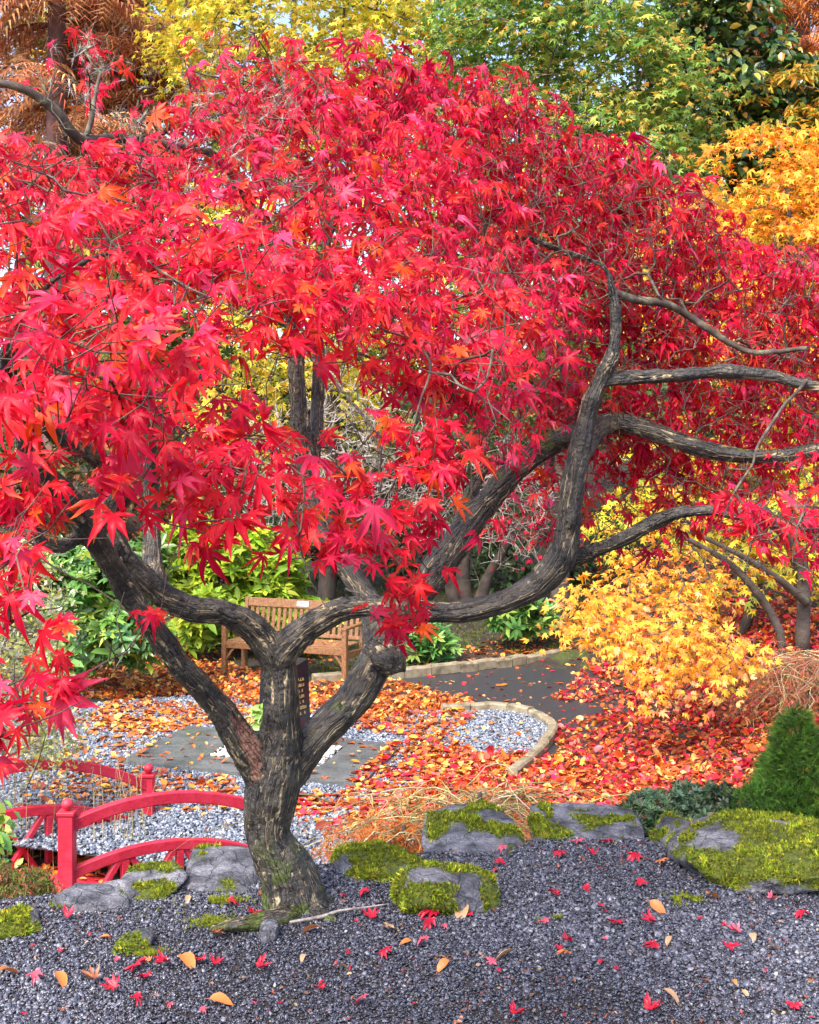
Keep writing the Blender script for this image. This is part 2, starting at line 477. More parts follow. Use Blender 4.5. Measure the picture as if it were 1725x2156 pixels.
# ------------------------------------------------------------------ leaf templates (leaf in XY, tip +Y, face +Z)
LOBES = [(0, 1.0), (40, 0.93), (-40, 0.93), (80, 0.74), (-80, 0.74), (128, 0.42), (-128, 0.42)]
def maple7(droop=0.25, fold=0.10, curl=0.0, seed=0, width=0.15, petiole=True):
    r = np.random.default_rng(seed)
    lob = sorted(LOBES)
    lob = [(a + r.normal(0, 6), L * r.uniform(0.82, 1.12)) for a, L in lob]
    V = [(0, 0, 0)]; tip = [0.0]; T = []
    def pt(ang, rad, side=0.0):
        a = math.radians(ang)
        d = np.array([math.sin(a), math.cos(a)]); s = np.array([d[1], -d[0]])
        return d * rad + s * side
    n = len(lob)
    sinus = []
    for i in range(n - 1):
        a = (lob[i][0] + lob[i+1][0]) / 2
        L = min(lob[i][1], lob[i+1][1])
        p = pt(a, 0.26 * L); V.append((p[0], p[1], 0.02)); tip.append(0.25); sinus.append(len(V) - 1)
    p = pt(lob[0][0] - 30, 0.12); V.append((p[0], p[1], 0)); tip.append(0.1); s0 = len(V) - 1
    p = pt(lob[-1][0] + 30, 0.12); V.append((p[0], p[1], 0)); tip.append(0.1); s1 = len(V) - 1
    for i, (a, L) in enumerate(lob):
        lo = s0 if i == 0 else sinus[i-1]
        hi = s1 if i == n - 1 else sinus[i]
        b = len(V)
        dr = droop * r.uniform(0.6, 1.5)
        w = width * (0.6 + 0.4 * L)
        tw = r.normal(0, 0.04)
        for (rad, side, zz, tt) in ((0.52, 0, -fold*0.55, 0.35), (0.56, -w, fold*0.35+tw, 0.55), (0.56, w, fold*0.35-tw, 0.55), (0.80, -w*0.45, fold*0.1, 0.8), (0.80, w*0.45, fold*0.1, 0.8), (1.0, 0, 0, 1.0)):
            p = pt(a, rad * L, side)
            rr = rad * L
            V.append((p[0], p[1], zz - dr * rr * rr)); tip.append(tt)
        m, l1, r1, l2, r2, tp = b, b+1, b+2, b+3, b+4, b+5
        T += [(0, m, lo), (lo, m, l1), (l1, m, l2), (l2, m, tp), (m, r2, tp), (m, r1, r2), (m, hi, r1), (0, hi, m)]
    if petiole:
        b = len(V)
        V += [(-0.012, 0.01, 0.0), (0.012, 0.01, 0.0), (0.03*r.normal(), -0.55, 0.12)]; tip += [0, 0, 0]
        T += [(b, b+2, b+1)]
    V = np.array(V, float); V[:, 1] -= 0.15
    if curl:
        # roll about the long axis and crumple
        ang = V[:, 0] * curl
        R = 1.0 / curl
        x = np.sin(ang) * R; z = V[:, 2] + (1 - np.cos(ang)) * R
        ang2 = V[:, 1] * curl * 0.5
        y = np.sin(ang2) / (curl * 0.5)
        z = z - (1 - np.cos(ang2)) / (curl * 0.5) + 0.09 * vnoise(V + seed, 3.1)
        V = np.stack([x, y, z], 1)
    return V * 0.56, np.array(T), np.array(tip)      # span about 1

def maple5(seed=0, droop=0.3):
    r = np.random.default_rng(seed + 50)
    V = [(0, 0, 0.04)]; tip = [0.1]; T = []
    A = [-105, -52, 0, 52, 105]; L = [0.7, 0.95, 1.05, 0.95, 0.7]
    ring = []
    for i in range(5):
        if i == 0:
            a = math.radians(-150); V.append((math.sin(a)*0.2, math.cos(a)*0.2, 0)); tip.append(0.2); ring.append(len(V)-1)
        a = math.radians(A[i] + r.normal(0, 5)); l = L[i] * r.uniform(0.9, 1.1)
        V.append((math.sin(a)*l, math.cos(a)*l, -droop*l*l*r.uniform(0.5, 1.4))); tip.append(1.0); ring.append(len(V)-1)
        a2 = math.radians(A[i] + 26 if i < 4 else 150); l2 = 0.42 if i < 4 else 0.2
        V.append((math.sin(a2)*l2, math.cos(a2)*l2, 0.02)); tip.append(0.35); ring.append(len(V)-1)
    for k in range(len(ring) - 1): T.append((0, ring[k+1], ring[k]))
    V = np.array(V, float)
    return V * 0.52, np.array(T), np.array(tip)

def oval(seed=0, w=0.28, bend=0.25, fold=0.08, prof=((0, 0.02), (0.22, 0.75), (0.55, 1.0), (0.82, 0.62), (1.0, 0.02))):
    r = np.random.default_rng(seed + 90)
    V = []; tip = []
    for (y, ww) in prof:
        for s in (-1, 0, 1):
            V.append((s*w*ww*r.uniform(0.9, 1.1), y, (abs(s)*fold*ww) - bend*y*y)); tip.append(y)
    T = []
    for i in range(len(prof) - 1):
        for j in range(2):
            a = i*3+j; T += [(a, a+1, a+4), (a, a+4, a+3)]
    V = np.array(V, float); V[:, 1] -= 0.5
    return V, np.array(T), np.array(tip)

def oval8(seed=0, w=0.28, bend=0.25, fold=0.08):
    """eight-triangle oval leaf"""
    r = np.random.default_rng(seed + 95)
    V = [(0, 0, 0)]; tip = [0]
    for y, ww in ((0.32, 0.92), (0.70, 0.82)):
        for s in (-1, 0, 1):
            V.append((s*w*ww*r.uniform(0.9, 1.1), y + 0.04*r.normal()*abs(s), abs(s)*fold - bend*y*y)); tip.append(y)
    V.append((0.03*r.normal(), 1.0, -bend)); tip.append(1.0)
    T = [(0, 2, 1), (0, 3, 2), (1, 2, 5), (1, 5, 4), (2, 3, 6), (2, 6, 5), (4, 5, 7), (5, 6, 7)]
    V = np.array(V, float); V[:, 1] -= 0.5
    return V, np.array(T), np.array(tip, float)

def maple3(seed=0, droop=0.3):
    """six-triangle three-lobed leaf for far trees"""
    r = np.random.default_rng(seed + 55)
    V = [(0, -0.15, 0.0)]; tip = [0.1]
    for a, l in ((-100, 0.35), (-62, 0.95), (-28, 0.42), (0, 1.05), (28, 0.42), (62, 0.95), (100, 0.35)):
        a = math.radians(a + r.normal(0, 5)); l *= r.uniform(0.9, 1.1)
        V.append((math.sin(a)*l, math.cos(a)*l, -droop*l*l*r.uniform(0.4, 1.4))); tip.append(min(1, l))
    return np.array(V)*0.55, np.array([(0, k+1, k) for k in range(1, 7)]), np.array(tip)

def whorl(n, oval_t, tilt, seed=0):
    r = np.random.default_rng(seed + 120)
    parts = []; tips = []
    for k in range(n):
        V, T, tp = oval_t
        V = V.copy(); V[:, 1] += 0.55
        a = tilt * r.uniform(0.6, 1.3); c, s = math.cos(a), math.sin(a)
        V = np.stack([V[:, 0], V[:, 1]*c - V[:, 2]*s, V[:, 1]*s + V[:, 2]*c], 1)
        b = 2*math.pi*k/n + r.normal(0, 0.2); c, s = math.cos(b), math.sin(b)
        V = np.stack([V[:, 0]*c - V[:, 1]*s, V[:, 0]*s + V[:, 1]*c, V[:, 2]], 1)
        parts.append((V * r.uniform(0.75, 1.05), T)); tips.append(tp)
    V, T = cat(parts)
    return V, T, np.concatenate(tips)

def tuft(n, w=0.06, spread=0.6, seed=0, bend=0.2):
    """needle / blade tuft along +Z"""
    r = np.random.default_rng(seed + 200)
    V = []; T = []; tip = []
    for k in range(n):
        a = r.uniform(0, 2*math.pi); t = abs(r.normal(0, spread)); L = r.uniform(0.6, 1.1)
        d = np.array([math.sin(t)*math.cos(a), math.sin(t)*math.sin(a), math.cos(t)])
        s = np.cross(d, (0.3, 0.2, 0.9)); s /= np.linalg.norm(s) + 1e-9
        b = len(V)
        V += [-s*w/2, s*w/2, d*L + np.array([0, 0, -bend*L*math.sin(t)])]; tip += [0, 0, 1]
        T.append((b, b+1, b+2))
    return np.array(V), np.array(T), np.array(tip)

def feather(n=12, seed=0, droop=0.5):
    """drooping compound spray: rachis along +Y with leaflets"""
    r = np.random.default_rng(seed + 300)
    V = []; T = []; tip = []
    for k in range(n):
        y = (k + 0.5) / n
        for s in (-1, 1):
            L = 0.30 * math.sin(math.pi * (0.15 + 0.8*y)) * r.uniform(0.7, 1.2)
            b = len(V)
            z = -droop*y*y
            V += [(0, y - 0.03, z), (0, y + 0.03, z), (s*L, y + 0.12, z - 0.16*r.uniform(0.3, 1.5))]; tip += [0, 0, 1]
            T.append((b, b+1, b+2))
    V = np.array(V)
    return V, np.array(T), np.array(tip)

def unit(a): return a / (np.linalg.norm(a, axis=-1, keepdims=True) + 1e-9)

def frames(nrm, tipd):
    z = unit(nrm); y = unit(tipd - z * np.sum(tipd*z, -1, keepdims=True)); x = np.cross(y, z)
    return np.stack([x, y, z], -1)

def rand_frames(n, up=1.0, jit=0.5):
    nrm = np.array([0, 0, up]) + rng.normal(0, jit, (n, 3))
    return frames(nrm, rng.normal(0, 1, (n, 3)))

def inst(temps, idx, pos, R, scale, col, tipcol=None):
    """all copies of leaf templates as one vertex/triangle soup with colours"""
    Vs = []; Ts = []; Cs = []; o = 0
    scale = np.asarray(scale, float)
    if scale.ndim == 1: scale = scale[:, None].repeat(3, 1)
    for k, (V, T, tp) in enumerate(temps):
        s = np.where(idx == k)[0]
        if not len(s): continue
        W = np.einsum('nij,nkj->nki', R[s], V[None] * scale[s][:, None, :]) + pos[s][:, None, :]
        c = np.repeat(col[s][:, None, :], len(V), 1)
        if tipcol is not None:
            f = (tp ** 2)[None, :, None]
            c = c * (1 - f) + tipcol[s][:, None, :] * f
        t = T[None] + (np.arange(len(s)) * len(V))[:, None, None] + o
        Vs.append(W.reshape(-1, 3)); Ts.append(t.reshape(-1, 3)); Cs.append(c.reshape(-1, 3)); o += len(s) * len(V)
    return np.vstack(Vs), np.vstack(Ts), np.vstack(Cs)

def pal(n, cols, wts=None, var=0.15):
    cols = np.array(cols, float)
    p = None if wts is None else np.array(wts) / np.sum(wts)
    c = cols[rng.choice(len(cols), n, p=p)]
    return np.clip(c * np.exp(rng.normal(0, var, (n, 1))) * np.exp(rng.normal(0, var*0.4, (n, 3))), 0, 0.95)

T_NEAR = [maple7(0.28, 0.10, 0, 1, 0.125), maple7(0.45, 0.14, 0, 2, 0.11), maple7(0.18, 0.06, 0, 3, 0.14), maple7(0.7, 0.16, 0, 4, 0.12), maple7(0.35, 0.12, 0.9, 5, 0.13), maple7(0.5, 0.1, -0.8, 6, 0.115), maple7(1.0, 0.18, 0.5, 7, 0.10), maple7(0.3, 0.2, -0.5, 8, 0.12), maple7(0.85, 0.12, 1.3, 9, 0.13), maple7(0.1, 0.14, 0.3, 10, 0.105)]
T_CRUMP = [maple7(0.5, 0.14, 2.6, 11, 0.13), maple7(0.8, 0.16, -2.3, 12, 0.13), maple7(0.6, 0.2, 1.8, 13, 0.12), maple7(0.9, 0.12, 3.2, 14, 0.14), maple7(1.2, 0.2, 1.4, 15, 0.11), maple7(0.7, 0.22, -3.0, 16, 0.12)]
T_FAR = [maple5(0), maple5(1, 0.5), maple5(2, 0.15)]
T_OVAL = [oval8(0), oval8(1, 0.24, 0.4), oval8(2, 0.32, 0.1)]
T_WOOD = [maple3(0), maple3(1, 0.5), maple3(2, 0.15)]

# ------------------------------------------------------------------ growing twigs towards points
def grow(nodes0, rad0, targets, seg=0.07, jit=0.12, tip_r=0.0012, maxr=0.02, sides=4, p=2.4, lift=0.0, bias=None):
    """joins every target to the nearest node of the growing tree; returns tube soup and all nodes"""
    n0 = len(nodes0)
    nodes = np.empty((n0 + len(targets) * 40 + 10, 3)); nodes[:n0] = nodes0
    cnt = n0
    d0 = np.array([np.min(np.sum((nodes0 - t)**2, 1)) for t in targets])
    parent = {}; lines = []
    for i in np.argsort(d0):
        t = targets[i]
        dd = np.sum((nodes[:cnt] - t)**2, 1)
        k = int(np.argmin(dd)); L = math.sqrt(dd[k])
        if L < 1e-3: continue
        m = min(38, max(1, int(math.ceil(L / seg))))
        a = nodes[k].copy(); ids = [k]
        off = np.zeros(3)
        for j in range(1, m + 1):
            f = j / m
            off = off * 0.6 + rng.normal(0, jit * L / m, 3)
            q = a + (t - a) * f + off * (1 - f * 0.7) + np.array([0, 0, lift * L * math.sin(math.pi * f)])
            nodes[cnt] = q; parent[cnt] = ids[-1]; ids.append(cnt); cnt += 1
        lines.append(ids)
    r = np.full(cnt, 0.0); r[:n0] = rad0
    acc = np.zeros(cnt)
    for i in range(cnt - 1, n0 - 1, -1):
        v = acc[i] + (tip_r**p if acc[i] == 0 else 0)
        r[i] = min(maxr, v ** (1/p)); acc[parent[i]] += v
    parts = []
    for ids in lines:
        rr = r[ids].copy(); rr[0] = min(rr[0], rr[1] * 1.25 if len(rr) > 1 else rr[0])
        parts.append(tube_arrays(nodes[ids], rr, sides, cap=False))
    V, T = cat(parts)
    return V, T, nodes[:cnt].copy()

# ================================================================== THE SETTING
PZ = -1.15                      # level of the lower court
EDX = np.array([-8, -3, -1.75, -1.0, -0.45, 0.0, 0.6, 1.2, 1.7, 3.0, 8.0])
EDY = np.array([3.9, 4.15, 4.36, 4.62, 4.78, 4.92, 5.12, 5.14, 5.22, 5.6, 6.2])
def edge_y(x): return np.interp(x, EDX, EDY)

def H(x, y):
    x = np.asarray(x, float); y = np.asarray(y, float)
    e = edge_y(x)
    z = PZ * sstep((y - e - 0.02) / 1.15)
    z = z - 0.22 * np.exp(-(((x + 2.3) / 1.5)**2)) * sstep((y - 6.1) / 0.8) * (1 - sstep((y - 8.6) / 0.9))
    back = np.clip(y - 16.2 + 0.25*np.clip(x, -4, 3), 0, None)
    sl = 0.10 + 0.09 * sstep((-x - 1.5) / 4) + 0.05 * sstep((x - 2) / 4)
    z = z + np.minimum(back, 8) * sl + np.clip(back - 8, 0, 22) * 0.20
    z = z + 0.95 * sstep((x - 2.3) / 2.4) * sstep((y - 9.6) / 3.2)
    z = z + 0.8 * sstep((-x - 4.2) / 2.5) * sstep((y - 8) / 3.0)
    n = vnoise(np.stack([x, y, 0*x], -1), 0.9)
    flat = sstep((y - e - 1.2) / 0.3) * (1 - sstep((y - 15.6) / 1.0)) * (1 - sstep((np.abs(x + 0.9) - 3.2) / 0.6))
    z = z + n * 0.05 * (1 - flat) * sstep((y - e) / 1.0)
    z = z + 0.012 * n * (1 - sstep((y - e) / 0.5))
    return z

def hit(px, py, dmin=6.4, dmax=60.0):
    """where the line of sight meets the ground"""
    px = np.asarray(px, float); py = np.asarray(py, float)
    ds = np.concatenate([np.arange(dmin, 24, 0.12), np.arange(24, dmax, 0.6)])
    best = np.full(px.shape, np.nan)
    for d in ds:
        x = (px - CX) / F * d; z = CZ - (py - HY) / F * d
        ok = np.isnan(best) & (z <= H(x, np.full_like(x, d)))
        best[ok] = d
    best = np.where(np.isnan(best), dmax, best)
    x = (px - CX) / F * best
    return np.stack([x, best, H(x, best)], -1)

def axis(a, b, fine0, fine1, step, far):
    mid = np.arange(fine0, fine1 + 1e-6, step)
    lo = fine0 - np.cumsum(step * 1.25 ** np.arange(1, 60)); lo = lo[lo > -far][::-1]
    hi = fine1 + np.cumsum(step * 1.25 ** np.arange(1, 60)); hi = hi[hi < far]
    return np.concatenate([[-far], lo, mid, hi, [far]])
gx = axis(0, 0, -6.5, 6.5, 0.11, 600.0); gy = axis(0, 0, 2.0, 24.0, 0.11, 600.0)
GX, GY = np.meshgrid(gx, gy)
GZ = H(GX, GY)
nx, ny = len(gx), len(gy)
ii = np.arange(nx * ny).reshape(ny, nx)
quads = np.stack([ii[:-1, :-1], ii[:-1, 1:], ii[1:, 1:], ii[1:, :-1]], -1).reshape(-1, 4)

def ground_material():
    m, nt, b, out = nodes_mat('garden_soil')
    soil = ramp(nt, noise_tex(nt, 9, 8, 0.7), [(0.3, (0.012, 0.010, 0.009)), (0.55, (0.045, 0.030, 0.022)), (0.75, (0.10, 0.055, 0.03))])
    mossc = ramp(nt, noise_tex(nt, 26, 5, 0.7), [(0.3, (0.025, 0.03, 0.006)), (0.65, (0.10, 0.13, 0.02))])
    sel = N(nt, 'ShaderNodeMapRange'); sel.inputs[1].default_value = 0.5; sel.inputs[2].default_value = 0.62
    nt.links.new(noise_tex(nt, 1.3, 6, 0.7), sel.inputs[0])
    a = N(nt, 'ShaderNodeAttribute', attribute_name='mossy')
    mm = N(nt, 'ShaderNodeMath', operation='MULTIPLY'); nt.links.new(sel.outputs[0], mm.inputs[0]); nt.links.new(a.outputs['Fac'], mm.inputs[1])
    nt.links.new(mixc(nt, mm.outputs[0], soil, mossc), b.inputs['Base Color'])
    b.inputs['Roughness'].default_value = 0.85
    bump(nt, b, noise_tex(nt, 30, 8, 0.7), 0.9, 0.03)
    return m
mossy = sstep((GY - 15.0) / 0.8).ravel()
g = mk('ground', np.stack([GX.ravel(), GY.ravel(), GZ.ravel()], 1), quads, ground_material(), attrs={'mossy': ('FLOAT', mossy)}, smooth=True)
tag(g, kind='structure')

# asphalt path and gravel court as thin sheets on the level court
def sheet(name, poly, z, mat):
    o = mk(name, [(x, y, z) for x, y in poly], [tuple(range(len(poly)))], mat)
    return tag(o, kind='structure')
KERB = [P(px, py, (CZ - PZ) * F / (py - HY)) for px, py in ((930, 1501), (998, 1498), (1049, 1497), (1113, 1507), (1150, 1524), (1165, 1541), (1156, 1562), (1141, 1581), (1126, 1598), (1095, 1625), (1050, 1660))]
KERB = smooth_poly([np.append(p, 0) for p in KERB], 0.05)[:, :2]
BACK = np.array([(-2.6, 14.5), (-1.2, 14.75), (-0.28, 15.04), (0.56, 15.46), (1.33, 15.95), (1.87, 16.35), (2.42, 16.9), (3.1, 17.7)])
sheet('asphalt_path', [(-2.4, 14.55)] + [(x, y - 0.02) for x, y in BACK[1:]] + [(4.6, 17.7), (4.6, 8.6), (2.6, 7.9), (0.2, 7.9), (-0.6, 9.0), (-1.5, 12.8)], PZ + 0.006, M['asphalt'])
court = [(-4.3, 8.9), (-3.2, 8.7), (-1.2, 8.0), (-0.4, 7.6), (0.15, 7.7)] + [tuple(p) for p in KERB[::-1]] + [(-0.5, 13.6), (-2.6, 13.9), (-4.3, 13.2)]
sheet('gravel_court', court, PZ + 0.011, M['soil'])

def inside(poly, x, y):
    poly = np.asarray(poly, float); c = np.zeros(len(x), bool); j = len(poly) - 1
    for i in range(len(poly)):
        xi, yi = poly[i][:2]; xj, yj = poly[j][:2]
        m = ((yi > y) != (yj > y)) & (x < (xj - xi) * (y - yi) / (yj - yi + 1e-12) + xi)
        c ^= m; j = i
    return c

# ---- pebbles: points carrying copies of a few pebble shapes
def pebble_templates(tag_, mat, n, flat):
    c = bpy.data.collections.new(tag_)
    for k in range(n):
        bm = bmesh.new(); bmesh.ops.create_icosphere(bm, subdivisions=2, radius=0.5)
        V = np.array([v.co[:] for v in bm.verts])
        for pl in range(7):
            nn = unit(rng.normal(0, 1, 3)); d = rng.uniform(0.26, 0.42)
            e = V @ nn - d; V = V - np.clip(e, 0, None)[:, None] * nn * 0.85
        V = V * (1 + 0.12 * vnoise(V + k * 7, 2.2))[:, None]
        V *= np.array([rng.uniform(0.9, 1.3), rng.uniform(0.7, 1.0), flat * rng.uniform(0.8, 1.2)])
        for v, q in zip(bm.verts, V): v.co = q
        for f in bm.faces: f.smooth = True
        me = bpy.data.meshes.new('pebble'); bm.to_mesh(me); bm.free(); me.materials.append(mat)
        c.objects.link(bpy.data.objects.new('pebble_shape', me))
    return c

def scatter_group(coll):
    ng = bpy.data.node_groups.new('lay_pebbles', 'GeometryNodeTree')
    ng.interface.new_socket('Geometry', in_out='INPUT', socket_type='NodeSocketGeometry')
    ng.interface.new_socket('Geometry', in_out='OUTPUT', socket_type='NodeSocketGeometry')
    gi = ng.nodes.new('NodeGroupInput'); go = ng.nodes.new('NodeGroupOutput')
    ip = ng.nodes.new('GeometryNodeInstanceOnPoints')
    ci = ng.nodes.new('GeometryNodeCollectionInfo'); ci.inputs[0].default_value = coll
    ci.inputs['Separate Children'].default_value = True; ci.inputs['Reset Children'].default_value = True
    ng.links.new(gi.outputs[0], ip.inputs['Points']); ng.links.new(ci.outputs[0], ip.inputs['Instance'])
    ip.inputs['Pick Instance'].default_value = True
    def na(nm, typ):
        n = ng.nodes.new('GeometryNodeInputNamedAttribute'); n.data_type = typ; n.inputs[0].default_value = nm; return n.outputs[0]
    ng.links.new(na('which', 'INT'), ip.inputs['Instance Index'])
    ng.links.new(na('rot', 'FLOAT_VECTOR'), ip.inputs['Rotation'])
    ng.links.new(na('size', 'FLOAT'), ip.inputs['Scale'])
    ng.links.new(ip.outputs[0], go.inputs[0])
    return ng

def pebbles(name, pts, size, tone, coll, nk, tilt=0.5, parent=None, origin=None):
    n = len(pts)
    org = ORG[parent.name] if parent is not None else (np.zeros(3) if origin is None else np.asarray(origin, float))
    me = bpy.data.meshes.new(name); me.vertices.add(n); me.vertices.foreach_set('co', (pts - org).astype(np.float32).ravel())
    a = me.attributes.new('which', 'INT', 'POINT'); a.data.foreach_set('value', rng.integers(0, nk, n).astype(np.int32))
    a = me.attributes.new('rot', 'FLOAT_VECTOR', 'POINT')
    rot = np.stack([rng.normal(0, tilt, n), rng.normal(0, tilt, n), rng.uniform(0, 6.283, n)], 1)
    a.data.foreach_set('vector', rot.astype(np.float32).ravel())
    a = me.attributes.new('size', 'FLOAT', 'POINT'); a.data.foreach_set('value', size.astype(np.float32))
    a = me.attributes.new('tone', 'FLOAT', 'POINT'); a.data.foreach_set('value', tone.astype(np.float32))
    me.update()
    o = link(name, me, parent, origin)
    md = o.modifiers.new('lay', 'NODES'); md.node_group = scatter_group(coll)
    return tag(o, kind='stuff')

c_dark = pebble_templates('dark_pebble_shapes', M['pebble_dark'], 6, 0.5)
def terrace_points(n, x0, x1, y0, y1):
    x = rng.uniform(x0, x1, n); y = rng.uniform(y0, y1, n)
    k = y < edge_y(x) + 0.03
    return x[k], y[k]
xa, ya = terrace_points(270000, -2.35, 2.35, 3.1, 6.0)
xb, yb = terrace_points(16000, -5, 5, 1.2, 6.4)
k = (np.abs(xb) > 2.35) | (yb < 3.1); xb, yb = xb[k], yb[k]
x = np.concatenate([xa, xb]); y = np.concatenate([ya, yb])
bigger = np.concatenate([np.ones(len(xa)), np.full(len(xb), 2.4)])
sz = np.clip(rng.lognormal(math.log(0.0104), 0.38, len(x)), 0.005, 0.03) * bigger
patch = vnoise(np.stack([x, y, 0*x], -1), 1.7)
sz *= 1 + 0.18 * patch
tone = np.clip(rng.beta(1.6, 2.6, len(x)) + 0.10 * patch, 0, 1)
z = H(x, y) + rng.uniform(-0.002, 0.008, len(x))
gv = pebbles('terrace_gravel', np.stack([x, y, z], 1), sz, tone, c_dark, 6)
tag(gv, 'wet dark blue-grey pebbles covering the raised terrace in the foreground', 'gravel')

c_pale = pebble_templates('pale_pebble_shapes', M['pebble_pale'], 5, 0.6)
SLAB = [P(px, py, (CZ - PZ) * F / (py - HY))[:2] for px, py in ((253, 1613), (759, 1665), (849, 1578), (395, 1538))]
x = rng.uniform(-4.3, 1.5, 105000); y = rng.uniform(7.6, 13.9, 105000)
k = inside(court, x, y) & ~inside(SLAB, x, y); x, y = x[k], y[k]
sz = np.clip(rng.lognormal(math.log(0.025), 0.3, len(x)), 0.012, 0.05)
gv = pebbles('court_gravel', np.stack([x, y, PZ + 0.011 + rng.uniform(0.0, 0.015, len(x))], 1), sz, rng.beta(1.8, 1.8, len(x)), c_pale, 5)
tag(gv, 'pale blue-grey crushed gravel spread around the grey slab', 'gravel')

# ---- paved slab with a window of white pebbles
def lerp2(a, b, t): return np.asarray(a) * (1 - t) + np.asarray(b) * t
def quad_uv(Q, u, v): return lerp2(lerp2(Q[0], Q[1], u), lerp2(Q[3], Q[2], u), v)
slab_c = np.append(quad_uv(SLAB, .5, .5), PZ)
slab = thing('paving_slab', 'large dark grey paving slab under the black monument with fallen leaves on it', 'paving', slab_c)
U = [0, 0.30, 0.78, 1.0]; Vv = [0, 0.30, 0.78, 1.0]
names = 0
gap = 0.004
for i in range(3):
    for j in range(3):
        if i == 1 and j == 1: continue
        c4 = [quad_uv(SLAB, U[i], Vv[j]), quad_uv(SLAB, U[i+1], Vv[j]), quad_uv(SLAB, U[i+1], Vv[j+1]), quad_uv(SLAB, U[i], Vv[j+1])]
        ctr = sum(c4) / 4
        c4 = [ctr + (c - ctr) * (1 - gap) for c in c4]
        b = MB(); V = [(*c, PZ + 0.0) for c in c4] + [(*c, PZ + 0.052) for c in c4]
        b.add(V, [(4, 5, 6, 7), (0, 1, 5, 4), (1, 2, 6, 5), (2, 3, 7, 6), (3, 0, 4, 7)])
        b.build('flagstone', M['slab'], slab)
n = 1500
uv = rng.uniform(0, 1, (n, 2))
pw = np.array([quad_uv(SLAB, 0.31 + 0.46*a, 0.31 + 0.46*b) for a, b in uv])
bm = bmesh.new(); bmesh.ops.create_icosphere(bm, subdivisions=1, radius=0.5)
bm.verts.index_update()
ICO = (np.array([v.co[:] for v in bm.verts]), np.array([[v.index for v in f.verts] for f in bm.faces]), np.zeros(len(bm.verts))); bm.free()
Vw, Tw, Cw = inst([ICO], np.zeros(n, int), np.column_stack([pw, PZ + 0.03 + rng.uniform(0, 0.035, n)]), rand_frames(n, 1, 0.6), np.column_stack([rng.uniform(.03, .055, n), rng.uniform(.025, .04, n), rng.uniform(.016, .026, n)]), np.ones((n, 3)))
wp = mk('white_pebbles', Vw, Tw, M['pebble_white'], smooth=True, origin=slab_c)
tag(wp, 'square bed of white pebbles set in the grey slab', 'pebbles', kind='stuff')

# ---- kerbs, each stone its own piece
def kerb(name, label, line, w, h, stone, mat, z0, base):
    root = thing(name, label, 'kerb', base)
    line = np.asarray(line, float)
    L = np.concatenate([[0], np.cumsum(np.linalg.norm(np.diff(line, axis=0), axis=1))])
    s = 0.0
    def at(t): return np.array([np.interp(t, L, line[:, 0]), np.interp(t, L, line[:, 1])])
    while s < L[-1] - 0.1:
        e = min(L[-1], s + stone * rng.uniform(0.75, 1.3))
        pts = [np.append(at(s + 0.006 + (e - s - 0.012) * t), z0 + h/2 + rng.uniform(-0.01, 0.012)) for t in np.linspace(0, 1, 5)]
        zz = pts[0][2]
        for p in pts: p[2] = zz + rng.normal(0, 0.003)
        MB().sweep(pts, w * rng.uniform(0.9, 1.1), h, 0.018).build('kerb_stone', mat, root)
        s = e
    return root
kerb('court_edging', 'curved pale stone edging round the gravel court', KERB[:-6], 0.105, 0.11, 0.36, M['concrete'], PZ - 0.02, (1.47, 12.2, PZ))
kerb('path_kerb', 'low mossy stone kerb along the far side of the asphalt path', BACK[1:], 0.14, 0.14, 0.34, M['concrete'], PZ - 0.015, (0.8, 15.6, PZ))

